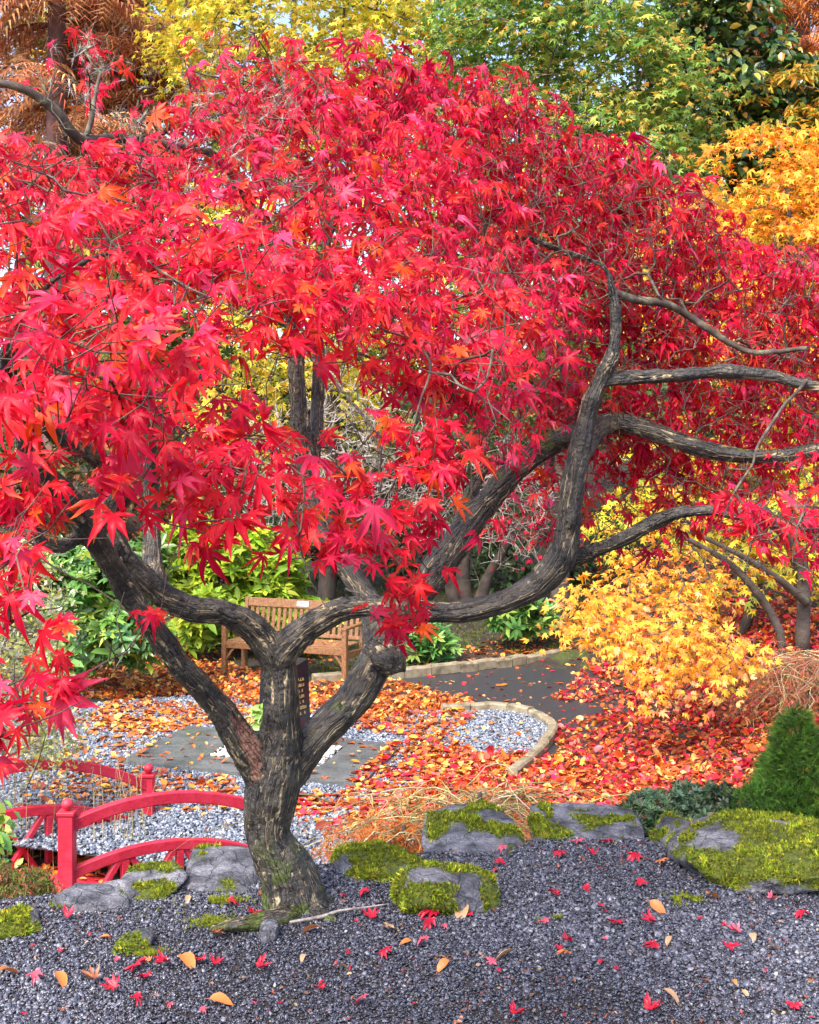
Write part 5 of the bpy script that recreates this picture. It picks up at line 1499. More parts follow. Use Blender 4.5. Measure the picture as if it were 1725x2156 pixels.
def ellipsoid(n, c, r, shell=0.55):
    u = unit(rng.normal(0, 1, (n, 3)))
    rad = (shell + (1 - shell) * rng.random(n))[:, None] ** 0.6
    return np.asarray(c) + u * rad * np.asarray(r)

def leafy_tree(name, label, base, trunk_pts, ells, nclump, per, clump_r, leaf, cols, wts, temps, mat='leaf_far', edge_cols=None, parts_n=0, flat=0.45, face=0.5, trunk_r=0.12, bark='bark_far', category='tree', droop=0.3, group=None, under=-0.75, tipmix=None):
    """tree: tapered trunk with limbs, crown of clumps of single leaves"""
    root = thing(name, label, category, base, group)
    ws = np.array([e[1][0]*e[1][1]*e[1][2] for e in ells])**0.66; ws = ws / ws.sum()
    C = np.vstack([ellipsoid(max(3, int(nclump*w)), c, r) for w, (c, r) in zip(ws, ells)])
    cc = np.concatenate([np.tile(np.asarray(c), (max(3, int(nclump*w)), 1)) for w, (c, r) in zip(ws, ells)])
    rr = np.concatenate([np.tile(np.asarray(r), (max(3, int(nclump*w)), 1)) for w, (c, r) in zip(ws, ells)])
    C = C[(C[:, 2] > H(C[:, 0], C[:, 1]) + 0.5 * clump_r)]
    m = len(C)
    rel = C - np.mean([e[0] for e in ells], 0)
    out = unit(rel + np.array([0, -0.8, 0.4]))
    ci = np.repeat(np.arange(m), per); n = len(ci)
    csz = clump_r * np.exp(rng.normal(0, 0.25, m))
    ns = unit(np.array([0, 0, 1.0]) + face * out + rng.normal(0, 0.2, (m, 3)))
    e1 = unit(np.cross(ns, np.array([0.3, 1, 0.1]))); e2 = np.cross(ns, e1)
    a = rng.uniform(0, 6.283, n); q = np.sqrt(rng.uniform(0, 1, n)) * csz[ci]
    off = (np.cos(a)*q)[:, None]*e1[ci] + (np.sin(a)*q)[:, None]*e2[ci] + ns[ci]*(rng.normal(0, 0.33, n)*csz[ci]*flat)[:, None]
    pos = C[ci] + off
    pos[:, 2] -= droop * (q / (csz[ci] + 1e-6))**2 * csz[ci]
    nrm = ns[ci] + rng.normal(0, 0.45, (n, 3))
    R = frames(nrm, off + np.array([0, -0.2*clump_r, -0.5*clump_r]) + rng.normal(0, 0.3*clump_r, (n, 3)))
    col = pal(n, cols, wts, 0.18)
    cl = np.exp(rng.normal(0, 0.16, m))[ci][:, None]
    col = np.clip(col * cl, 0, .95)
    if edge_cols is not None:     # outermost leaves have turned
        ecols, frac = edge_cols
        prob = frac * np.clip((off * ns[ci]).sum(1) / (csz[ci]*flat*0.33 + 1e-6) * 0.5 + 0.6, 0, 1.4) * np.clip(0.7 + 0.5*vnoise(pos, 0.6), 0.1, 1.5)
        k = rng.random(n) < prob; col[k] = pal(k.sum(), ecols, None, 0.18)
    s = leaf * np.exp(rng.normal(0, 0.2, n)); idx = rng.integers(0, len(temps), n)
    single = np.zeros(n, bool)
    if parts_n:
        vx = CX + pos[:, 0]/pos[:, 1]*F; vy = HY + (CZ - pos[:, 2])/pos[:, 1]*F
        sc = np.where((vx > 0) & (vx < 1725) & (vy > 0) & (vy < 2156), s/pos[:, 1], 0)
        gx_ = np.clip((vx/14).astype(int), 0, 130); gy_ = np.clip((vy/14).astype(int), 0, 160)
        zb = np.full((131, 161), 99.0); np.minimum.at(zb, (gx_, gy_), pos[:, 1])
        sc = np.where(pos[:, 1] < zb[gx_, gy_] + 0.02, sc, 0)
        single[np.argsort(-sc)[:parts_n]] = True
    V, T, Cc = inst(temps, idx[~single], pos[~single], R[~single], s[~single], col[~single], np.clip(col[~single]*1.1, 0, .95))
    tag(mk('crown', V, T, M[mat], root, col=Cc), kind='stuff')
    for i in np.where(single)[0]:
        q = int(rng.integers(0, len(cols))) if wts is None else int(rng.choice(len(cols), p=np.array(wts)/np.sum(wts)))
        o = bpy.data.objects.new('leaf', leaf_mesh(int(idx[i]), cols[q], np.clip(np.array(cols[q])*1.1, 0, .95), (name, int(idx[i]), q), M[mat], temps)); COL.objects.link(o); o.parent = root
        A = np.eye(4); A[:3, :3] = R[i]*s[i]; A[:3, 3] = pos[i] - ORG[root.name]; o.matrix_local = Matrix(A.tolist())
    if trunk_pts is not None:
        tp = np.asarray(trunk_pts, float)
        tw = smooth_poly(np.column_stack([tp, np.linspace(trunk_r, trunk_r*0.35, len(tp))]), 0.15)
        tw[:, :3] += 0.25*trunk_r*np.stack([vnoise(tw[:, :3]+k, 1.2) for k in (0, 4, 8)], 1)
        tw[0, 3] *= 1.35
        Vt, Tt = tube_arrays(tw[:, :3], tw[:, 3], 9)
        mk('trunk', Vt, Tt, M[bark], root, smooth=True)
        sel = C[rng.permutation(m)[:min(m, 110 if base[1] < 22 else 36)]]
        stems_to(base, sel, trunk_r*0.5, M[bark], root, 'limbs', 4, 0.10, trunk_r*0.05, trunk_r*0.55, 0.3, tw[len(tw)//4:, :3], lift=0.06)
    return root

def E(px, py, d, rx, ry, rz):      # ellipsoid given by picture position/half sizes and depth
    return (P(px, py, d), (rx/F*d, ry, rz/F*d))
def on_ground(px, d):
    x = (px - CX)/F*d
    return np.array([x, d, float(H(x, d))])

GREENS = [(0.13, 0.24, 0.04), (0.19, 0.31, 0.05), (0.30, 0.38, 0.07), (0.075, 0.16, 0.035)]
YEL = [(0.62, 0.46, 0.03), (0.72, 0.55, 0.06), (0.45, 0.42, 0.04), (0.34, 0.38, 0.05), (0.70, 0.40, 0.05)]
TURN = [(0.66, 0.46, 0.06), (0.72, 0.34, 0.06), (0.50, 0.45, 0.08)]

# yellow maple top centre
b = on_ground(690, 20)
leafy_tree('yellow_maple', 'tall golden yellow maple behind the top of the red crown', b, [b, P(700, 900, 20), P(690, 600, 20), P(680, 250, 20)],
  [E(600, 120, 20, 260, 1.8, 190), E(820, 200, 20, 190, 1.8, 220), E(480, 60, 21, 180, 1.6, 150), E(700, 520, 19.5, 330, 1.6, 330), E(620, 860, 19.3, 260, 1.3, 150), E(760, -80, 20.5, 260, 1.6, 160)], 900, 19, 0.36, 0.155, YEL, [4, 4, 3, 2, 1], T_FAR, edge_cols=None, trunk_r=0.16)
# green maple turning yellow, top right
b = on_ground(1180, 17.5)
leafy_tree('green_maple', 'large green maple with yellow tinted tips rising behind the right of the red crown', b, [b, P(1190, 900, 17.5), P(1200, 600, 17.5), P(1210, 200, 17.5)],
  [E(1180, 120, 17.5, 260, 1.8, 180), E(1360, 210, 17.3, 170, 1.5, 150), E(1060, 60, 18, 170, 1.5, 130), E(1220, 380, 17, 280, 1.5, 170), E(1320, 500, 16.7, 180, 1.2, 150), E(1420, 420, 17, 110, 1.1, 120), E(1080, 330, 17.2, 170, 1.3, 170), E(1240, -60, 18, 260, 1.5, 130), E(1300, 640, 16.6, 140, 1.0, 110), E(1150, 620, 17, 230, 1.0, 150)], 980, 21, 0.34, 0.155, GREENS, [4, 4, 2.5, 2], T_FAR, edge_cols=(TURN, 0.55), trunk_r=0.15)
# orange maple, right
b = on_ground(1700, 14.5)
ORG_T = [(0.82, 0.27, 0.02), (0.85, 0.38, 0.03), (0.80, 0.50, 0.05), (0.78, 0.16, 0.03), (0.60, 0.46, 0.05)]
leafy_tree('orange_maple', 'bright orange maple at the right edge above the dark branches', b, [b, P(1690, 1000, 14.5), P(1680, 700, 14.5), P(1660, 400, 14.5)],
  [E(1600, 400, 14.5, 170, 1.2, 120), E(1700, 520, 14.3, 220, 1.2, 150), E(1480, 520, 14.4, 120, 0.9, 110), E(1820, 380, 14.8, 180, 1.2, 160), E(1560, 680, 14.2, 220, 1.0, 120), E(1740, 760, 14.2, 220, 1.0, 160), E(1450, 640, 14.3, 120, 0.8, 90)], 620, 20, 0.26, 0.125, ORG_T, [4, 4, 3, 1.5, 1], T_FAR, trunk_r=0.09)
# dark evergreen shrub-tree between
b = on_ground(1540, 20)
leafy_tree('dark_evergreen', 'dark green broadleaf evergreen between the green and orange maples', b, [b, P(1545, 700, 20), P(1540, 300, 20), P(1530, 60, 20)],
  [E(1500, 150, 20, 150, 1.6, 190), E(1600, 230, 20, 140, 1.4, 150), E(1460, 10, 20, 130, 1.4, 130), E(1560, 420, 19.5, 190, 1.4, 200)], 420, 26, 0.36, 0.17, [(0.03, 0.075, 0.02), (0.06, 0.12, 0.03), (0.10, 0.16, 0.035), (0.22, 0.24, 0.04)], [4, 4, 2, 1], T_OVAL, 'leaf_gloss', edge_cols=([(0.50, 0.36, 0.04), (0.36, 0.34, 0.05), (0.62, 0.32, 0.05)], 0.20), trunk_r=0.15)
b = on_ground(1660, 19)
leafy_tree('olive_shrub_tree', 'olive and gold feathery tree right of the dark evergreen', b, [b, P(1670, 700, 19), P(1670, 300, 19)],
  [E(1660, 270, 19, 130, 1.2, 130), E(1760, 320, 19, 150, 1.2, 160), E(1690, 480, 18.5, 170, 1.2, 160)], 260, 26, 0.34, 0.17, [(0.35, 0.30, 0.03), (0.24, 0.24, 0.03), (0.60, 0.34, 0.04), (0.70, 0.28, 0.03)], [3, 3, 3, 2], [oval8(3, 0.14, 0.3), oval8(4, 0.12, 0.2)], trunk_r=0.1)

# rust dawn redwoods: drooping feathery sprays
def redwood(name, label, px, d, py_top, py_bot, half, n, cols, group=None):
    b = on_ground(px, d)
    root = thing(name, label, 'tree', b, group)
    top = P(px, py_top, d)
    tw = np.array([np.append(b + (top - b)*t, 0.30*(1 - 0.85*t)) for t in np.linspace(0, 1, 30)])
    Vt, Tt = tube_arrays(tw[:, :3], tw[:, 3], 10); mk('trunk', Vt, Tt, M['bark_rust'], root, smooth=True)
    zlo = P(px, py_bot, d)[2]; parts = []; tips = []; dirs = []
    L0 = half/F*d
    for k in range(n):
        t = rng.random(); z = zlo + (top[2] - zlo)*t
        a = rng.uniform(0, 6.283); L = L0*(1 - 0.75*t)*rng.uniform(0.6, 1.1)
        s0 = np.array([b[0], b[1], z]); dr = np.array([math.cos(a), math.sin(a), 0])
        pts = np.array([s0 + dr*L*u + np.array([0, 0, 0.25*L*u - 0.42*L*u*u]) for u in np.linspace(0, 1, 6)])
        parts.append(tube_arrays(pts, np.linspace(0.035, 0.008, 6), 4, cap=False))
        for u in rng.uniform(0.12, 1.0, 26):
            i = min(int(u*5), 4); q = pts[i] + (pts[i+1] - pts[i])*(u*5 - i)
            sd = np.cross(dr, (0, 0, 1))*rng.choice((-1, 1))
            tips.append(q); dirs.append(unit(dr*rng.uniform(0.2, 1) + sd*rng.uniform(0.2, 1.1) + np.array([0, 0, -rng.uniform(0.1, 0.9)])))
    Vb, Tb = cat(parts); mk('boughs', Vb, Tb, M['bark_rust'], root)
    tips = np.array(tips); dirs = np.array(dirs); m = len(tips)
    R = frames(np.array([0, -0.3, 1.0]) + rng.normal(0, 0.3, (m, 3)), dirs)
    col = pal(m, cols, None, 0.2)
    V, T, C = inst([feather(8, k, 0.5) for k in range(3)], rng.integers(0, 3, m), tips, R, rng.uniform(0.5, 0.95, m), col)
    tag(mk('foliage', V, T, M['needle'], root, col=C), kind='stuff')
RUST = [(0.52, 0.20, 0.08), (0.66, 0.29, 0.12), (0.42, 0.14, 0.06), (0.72, 0.38, 0.18)]
redwood('rust_redwood', 'feathery rust-brown conifer in the top left corner', 120, 23, -900, 420, 330, 150, RUST)
redwood('rust_redwood', 'rust-brown conifer with drooping boughs beside the yellow maple', 300, 25, -800, 420, 250, 120, RUST)
redwood('orange_redwood', 'orange-brown conifer in the far top right corner', 1690, 31, -600, 420, 200, 130, [(0.62, 0.22, 0.04), (0.50, 0.16, 0.05), (0.70, 0.30, 0.06), (0.36, 0.14, 0.08)])
redwood('orange_redwood', 'far orange conifer partly outside the right edge', 1850, 30, -700, 420, 220, 110, [(0.62, 0.22, 0.04), (0.50, 0.16, 0.05), (0.70, 0.30, 0.06)])

# far wood closing the view
far_specs = [(60, 38, 700, 'm'), (380, 40, 500, 'g'), (620, 39, 600, 'y'), (900, 40, 560, 'g'), (1150, 41, 560, 'y'), (1420, 40, 520, 'g'), (1700, 42, 420, 'o'), (-280, 37, 600, 'g'), (2000, 38, 600, 'g'), (1560, 36, 500, 'm'), (240, 35, 500, 'y')]
FCOL = {'g': [(0.05, 0.10, 0.03), (0.09, 0.15, 0.04), (0.16, 0.20, 0.05)], 'y': [(0.45, 0.38, 0.05), (0.30, 0.30, 0.05), (0.20, 0.24, 0.05)], 'o': [(0.50, 0.18, 0.05), (0.60, 0.28, 0.05), (0.34, 0.14, 0.08)], 'm': [(0.30, 0.12, 0.06), (0.22, 0.16, 0.05), (0.40, 0.2, 0.08)]}
FLAB = {60: 'brown far tree behind the left conifers', 380: 'dark green far tree behind the gap left of the yellow maple', 620: 'yellow-green far tree behind the yellow maple', 900: 'dark green far tree between the yellow and green maples', 1150: 'yellowish far tree behind the green maple', 1420: 'dark far tree behind the dark evergreen', 1700: 'orange far tree at the top right', -280: 'green far tree beyond the left edge', 2000: 'green far tree beyond the right edge', 1560: 'russet far tree behind the olive tree', 240: 'dull yellow far tree behind the rust conifers'}
for px, d, cy, kd in far_specs:
    b = on_ground(px, d)
    cz = P(px, 500, d)
    leafy_tree('far_tree', FLAB[px], b, [b, P(px, 900, d), P(px, 300, d), P(px, -200, d)],
       [E(px, 650, d, 190, 2.4, 230), E(px + 40, 300, d, 200, 2.6, 260), E(px - 30, -50, d, 170, 2.4, 240), E(px - 20, 900, d, 170, 2.0, 120)], 330, 17, 0.75, 0.44, FCOL[kd], None, T_WOOD, trunk_r=0.2, group='far trees closing the view')

for hx, lab in ((420, 'dark green thicket on the slope behind the left of the crown'), (900, 'dark green thicket on the slope behind the middle of the crown'), (1380, 'dark green thicket on the slope behind the right of the crown')):
    b = on_ground(hx, 29)
    leafy_tree('hill_thicket', lab, b, [b, b + np.array([0, 0, 1.5]), b + np.array([0.2, 0, 3.2])], [E(hx - 170, 860, 29, 190, 1.2, 150), E(hx + 60, 800, 29.5, 200, 1.2, 190), E(hx + 220, 880, 29, 160, 1.2, 140), E(hx, 660, 30, 220, 1.3, 140)], 230, 20, 0.55, 0.30, [(0.06, 0.11, 0.03), (0.11, 0.17, 0.04), (0.24, 0.26, 0.05), (0.40, 0.34, 0.05)], [4, 4, 2, 1.5], T_WOOD, trunk_r=0.12, category='thicket', group='thickets on the far slope')

# lower yellow maple over the red carpet, right
b = on_ground(1690, 12.6)
YM = [(0.86, 0.40, 0.03), (0.88, 0.48, 0.06), (0.85, 0.32, 0.04), (0.88, 0.44, 0.16), (0.70, 0.46, 0.04)]
ym = leafy_tree('golden_maple', 'low golden maple with arching branches hanging over the red leaf carpet', b, [b, P(1690, 1250, 12.5), P(1650, 1130, 12.2), P(1580, 1060, 12)],
  [E(1225, 1270, 11.2, 60, 0.3, 45), E(1290, 1325, 11.0, 80, 0.35, 40), E(1390, 1350, 10.9, 90, 0.35, 45), E(1460, 1400, 10.8, 70, 0.3, 40), E(1340, 1420, 10.8, 60, 0.25, 32), E(1350, 1250, 11.6, 110, 0.4, 40), E(1480, 1300, 11.4, 90, 0.4, 50), E(1195, 1320, 11.1, 30, 0.2, 25), E(1440, 1190, 12, 150, 0.5, 45), E(1550, 1380, 11, 60, 0.3, 50)], 150, 15, 0.24, 0.096, YM, [4, 4, 3, 2, 1.2], [maple7(0.3, 0.08, 0, 60, petiole=False), maple7(0.5, 0.1, 0, 61, petiole=False), maple7(0.2, 0.1, 0.6, 62, petiole=False)], 'leaf_far', parts_n=220, trunk_r=0.065, flat=0.28, face=0.9, edge_cols=([(0.84, 0.28, 0.03), (0.86, 0.36, 0.12), (0.80, 0.16, 0.04)], 0.22))
# its second half behind: greener
b = on_ground(1560, 14.0)
leafy_tree('lime_maple', 'lime and yellow maple behind the dark right hand branches', b, [b, P(1600, 1200, 14), P(1540, 1100, 13.8), P(1480, 1020, 13.6)],
  [E(1420, 1060, 13.6, 150, 0.8, 90), E(1580, 1010, 13.6, 170, 0.8, 90), E(1500, 930, 13.8, 200, 0.8, 80), E(1680, 1080, 13.4, 140, 0.8, 110), E(1330, 1110, 13.4, 90, 0.6, 60), E(1600, 1190, 13, 170, 0.7, 70), E(1720, 940, 13.6, 160, 0.8, 110)], 300, 18, 0.22, 0.125, [(0.70, 0.50, 0.03), (0.52, 0.48, 0.04), (0.34, 0.42, 0.04), (0.80, 0.38, 0.03), (0.76, 0.20, 0.03)], [4, 3, 2.5, 2.5, 1], T_FAR, trunk_r=0.06)
for (rows, lab) in (([(1690, 1340, 12.3, 16), (1692, 1250, 12.3, 14), (1680, 1160, 12.2, 11), (1600, 1060, 12, 8)], 0), ([(1650, 1345, 12.0, 9), (1610, 1270, 12.0, 9), (1540, 1190, 11.9, 7), (1440, 1130, 11.8, 5)], 1), ([(1700, 1270, 12.2, 10), (1640, 1220, 12, 8), (1560, 1170, 11.8, 6), (1480, 1130, 11.7, 4)], 2)):
    l = smooth_poly(LB(rows), 0.06)
    if lab < 2: l[0, 2] = H(l[0, 0], l[0, 1]) - 0.05
    V, T = tube_arrays(l[:, :3], l[:, 3], 8); mk('stem', V, T, M['bark_far'], ym, smooth=True)

# bushes
def bush(name, label, px, d, ells, nclump, per, clump_r, leaf, cols, wts, temps, mat, **kw):
    b = on_ground(px, d)
    root = leafy_tree(name, label, b, None, ells, nclump, per, clump_r, leaf, cols, wts, temps, mat, category=kw.pop('cat', 'shrub'), **kw)
    tg = np.vstack([ellipsoid(max(4, int(46/len(ells))), c, r) for c, r in ells])
    tg = tg[tg[:, 2] > H(tg[:, 0], tg[:, 1]) + 0.05]
    stems_to(b, tg, 0.012, M['bark_far'], root, 'stems', 4, 0.12, 0.003, 0.02, 0.12)
    return root
WH = [whorl(6, oval8(10, 0.17, 0.25), 0.35, 1), whorl(7, oval8(11, 0.19, 0.3), 0.2, 2), whorl(5, oval8(12, 0.18, 0.15), 0.55, 3)]
WS = [whorl(5, oval8(13, 0.2, 0.2), 0.4, 4), whorl(6, oval8(14, 0.2, 0.35), 0.25, 5)]
bush('azalea_bush', 'bright lime-green leafy bush behind the left end of the bench', 480, 17.2, [E(480, 1190, 17.2, 130, 0.6, 95), E(390, 1180, 17.3, 80, 0.5, 90), E(570, 1220, 17.0, 60, 0.5, 60), E(440, 1290, 16.6, 70, 0.4, 60), E(600, 1310, 16.8, 100, 0.3, 45)], 240, 9, 0.20, 0.17, [(0.30, 0.42, 0.03), (0.42, 0.52, 0.04), (0.20, 0.33, 0.03), (0.50, 0.52, 0.06)], [4, 3, 3, 1], WS, 'leaf_far')
bush('rhododendron_bush', 'glossy green rhododendron bush left of the maple trunk', 215, 14.2, [E(220, 1230, 14.2, 110, 0.6, 90), E(130, 1220, 14.3, 80, 0.5, 80), E(270, 1330, 13.9, 70, 0.5, 70), E(180, 1330, 14, 80, 0.5, 80), E(300, 1200, 14.3, 60, 0.4, 60), E(60, 1200, 14.5, 70, 0.5, 60)], 230, 5, 0.17, 0.155, [(0.07, 0.16, 0.04), (0.12, 0.25, 0.05), (0.20, 0.32, 0.05), (0.40, 0.42, 0.04)], [4, 4, 2, 0.8], WH, 'leaf_gloss')
bush('rhododendron_seedling', 'low green rhododendron just right of the bench', 905, 16.2, [E(905, 1345, 16.2, 52, 0.28, 32)], 26, 5, 0.12, 0.17, [(0.07, 0.18, 0.05), (0.13, 0.28, 0.06), (0.22, 0.34, 0.06)], None, WH, 'leaf_gloss')
bush('rhododendron_seedling', 'second low rhododendron further right, under the arching limb', 1095, 16.8, [E(1095, 1290, 16.8, 62, 0.3, 34)], 34, 5, 0.13, 0.18, [(0.06, 0.16, 0.04), (0.11, 0.26, 0.06), (0.20, 0.32, 0.06)], None, WH, 'leaf_gloss')
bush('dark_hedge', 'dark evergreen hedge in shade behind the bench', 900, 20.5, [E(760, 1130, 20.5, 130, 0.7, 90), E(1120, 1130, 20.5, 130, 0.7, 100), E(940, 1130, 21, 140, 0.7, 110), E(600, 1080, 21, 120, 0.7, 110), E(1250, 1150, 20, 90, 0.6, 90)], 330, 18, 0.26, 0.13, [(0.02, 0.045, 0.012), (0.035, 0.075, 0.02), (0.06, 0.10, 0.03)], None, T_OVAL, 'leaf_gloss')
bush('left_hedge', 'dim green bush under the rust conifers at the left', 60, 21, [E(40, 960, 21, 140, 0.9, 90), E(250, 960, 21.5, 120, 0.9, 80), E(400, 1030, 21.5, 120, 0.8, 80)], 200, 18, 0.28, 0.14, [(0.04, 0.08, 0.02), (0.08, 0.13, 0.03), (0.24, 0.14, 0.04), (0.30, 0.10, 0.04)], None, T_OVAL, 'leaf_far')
JUN = [whorl(9, oval8(20, 0.16, 0.1), 0.7, 8), whorl(8, oval8(21, 0.18, 0.2), 0.5, 9)]
bush('low_juniper', 'low bluish green dwarf shrub behind the pointed grey rock', 1440, 5.9, [E(1390, 1715, 5.75, 80, 0.16, 42), E(1490, 1700, 5.9, 90, 0.18, 48), E(1330, 1735, 5.65, 45, 0.12, 25), E(1560, 1730, 5.8, 55, 0.14, 40), E(1440, 1750, 5.6, 90, 0.12, 30)], 340, 7, 0.045, 0.034, [(0.045, 0.10, 0.04), (0.08, 0.15, 0.06), (0.12, 0.17, 0.05), (0.14, 0.20, 0.11)], None, JUN, 'leaf_gloss', edge_cols=([(0.40, 0.06, 0.03), (0.30, 0.14, 0.04)], 0.05))
bush('heather_clump', 'small green-brown heather clump at the left end of the terrace', 45, 4.75, [E(40, 1868, 4.75, 75, 0.14, 26), E(-30, 1860, 4.8, 60, 0.14, 30)], 240, 9, 0.035, 0.022, [(0.16, 0.19, 0.04), (0.26, 0.24, 0.06), (0.12, 0.16, 0.03), (0.30, 0.12, 0.07)], None, [tuft(9, 0.16, 0.6, 30), tuft(8, 0.18, 0.8, 31)], 'needle')
bush('left_sprig', 'broad-leaved green sprigs pushing in at the left edge beside the bridge', -60, 5.6, [E(-20, 1720, 5.5, 45, 0.15, 90), E(0, 1800, 5.4, 30, 0.12, 50), E(-70, 1760, 5.6, 60, 0.2, 110)], 60, 4, 0.06, 0.06, [(0.22, 0.34, 0.05), (0.12, 0.24, 0.05), (0.42, 0.48, 0.10)], None, T_OVAL, 'leaf_gloss')

# pale twiggy bush far left, with small pale leaves
b = on_ground(20, 9.2)
pb = thing('pale_twiggy_bush', 'tangled bush of pale dry stems and tiny pale leaves at the left edge', 'shrub', b)
tg = np.vstack([ellipsoid(240, *E(30, 1300, 9.2, 110, 0.6, 160)), ellipsoid(200, *E(20, 1480, 8.9, 130, 0.5, 120)), ellipsoid(120, *E(-80, 1400, 9.2, 120, 0.7, 220)), ellipsoid(90, *E(110, 1560, 8.9, 60, 0.4, 60))])
tg = tg[tg[:, 2] > H(tg[:, 0], tg[:, 1]) + 0.03]
nd = stems_to(b, tg, 0.012, M['twig_pale'], pb, 'stems', 3, 0.2, 0.0026, 0.012, 0.10)
n = 6200
q = np.vstack([nd[rng.integers(2, len(nd), n // 2)] + rng.normal(0, 0.05, (n // 2, 3)), tg[rng.integers(0, len(tg), n - n // 2)] + rng.normal(0, 0.07, (n - n // 2, 3))])
V, T, C = inst(T_OVAL, rng.integers(0, 3, n), q, rand_frames(n, 0.7, 0.7), rng.uniform(0.025, 0.055, n), pal(n, [(0.50, 0.52, 0.28), (0.38, 0.45, 0.16), (0.62, 0.58, 0.42), (0.56, 0.50, 0.10), (0.30, 0.36, 0.12)]))
tag(mk('leaves', V, T, M['leaf_far'], pb, col=C), kind='stuff')

# bare grey tree with curled red leaves, centre
b = on_ground(985, 18.90)
bt = thing('bare_maple', 'bare pale-twigged small maple with a few curled red leaves behind the limb', 'tree', b)
for rows in ([(985, 1290, 18.76, 18), (975, 1200, 18.76, 15), (1000, 1090, 18.76, 11), (1060, 960, 18.48, 8), (1100, 860, 18.20, 5)], [(1005, 1290, 18.76, 18.20), (1030, 1210, 18.76, 11), (1090, 1120, 18.62, 8), (1180, 1020, 18.20, 5)], [(965, 1290, 18.76, 18.20), (930, 1180, 18.62, 10), (860, 1080, 18.20, 8), (800, 960, 17.92, 5)]):
    l = smooth_poly(LB(rows), 0.06); l[0, 2] = H(l[0, 0], l[0, 1]) - 0.05
    V, T = tube_arrays(l[:, :3], l[:, 3], 9); mk('trunk', V, T, M['bark_far'], bt, smooth=True)
tr_nodes = np.vstack([smooth_poly(LB(r), 0.1)[3:, :3] for r in ([(985, 1290, 18.76, 18), (975, 1200, 18.76, 15), (1000, 1090, 18.76, 11), (1060, 960, 18.48, 8), (1100, 860, 18.20, 5)], [(1005, 1290, 18.76, 18.20), (1030, 1210, 18.76, 11), (1090, 1120, 18.62, 8), (1180, 1020, 18.20, 5)], [(965, 1290, 18.76, 18.20), (930, 1180, 18.62, 10), (860, 1080, 18.20, 8), (800, 960, 17.92, 5)])])
tg = np.vstack([ellipsoid(260, *E(1100, 1060, 17.92, 150, 0.9, 150), shell=0.1), ellipsoid(330, *E(720, 930, 17.64, 230, 1.0, 170), shell=0.1), ellipsoid(160, *E(900, 1040, 17.92, 150, 0.9, 110), shell=0.1), ellipsoid(160, *E(560, 1010, 17.64, 130, 0.8, 130), shell=0.1)])
Vg, Tg, nd = grow(tr_nodes, np.full(len(tr_nodes), 0.02), tg, 0.15, 0.24, 0.0052, 0.034, 4)
tag(mk('twigs', Vg, Tg, M['twig_pale'], bt), kind='stuff')
parts = []
for q in nd[rng.integers(len(tr_nodes), len(nd), 1500)]:
    dr = unit(rng.normal(0, 1, 3) + (0, 0, 0.3)); L = rng.uniform(0.14, 0.42)
    parts.append(tube_arrays(np.array([q, q + dr*L*0.5 + rng.normal(0, .02, 3), q + dr*L]), [0.0065, 0.005, 0.003], 3, cap=False))
Vg, Tg = cat(parts); tag(mk('spur_twigs', Vg, Tg, M['twig_pale'], bt), kind='stuff')
n = 330
q = tg[rng.integers(0, 260, n)] + rng.normal(0, 0.06, (n, 3))
V, T, C = inst(T_CRUMP, rng.integers(0, 4, n), q, rand_frames(n, 0.3, 1), rng.uniform(0.11, 0.19, n), pal(n, CRIM))
tag(mk('crown', V, T, M['leaf_red'], bt, col=C), kind='stuff')

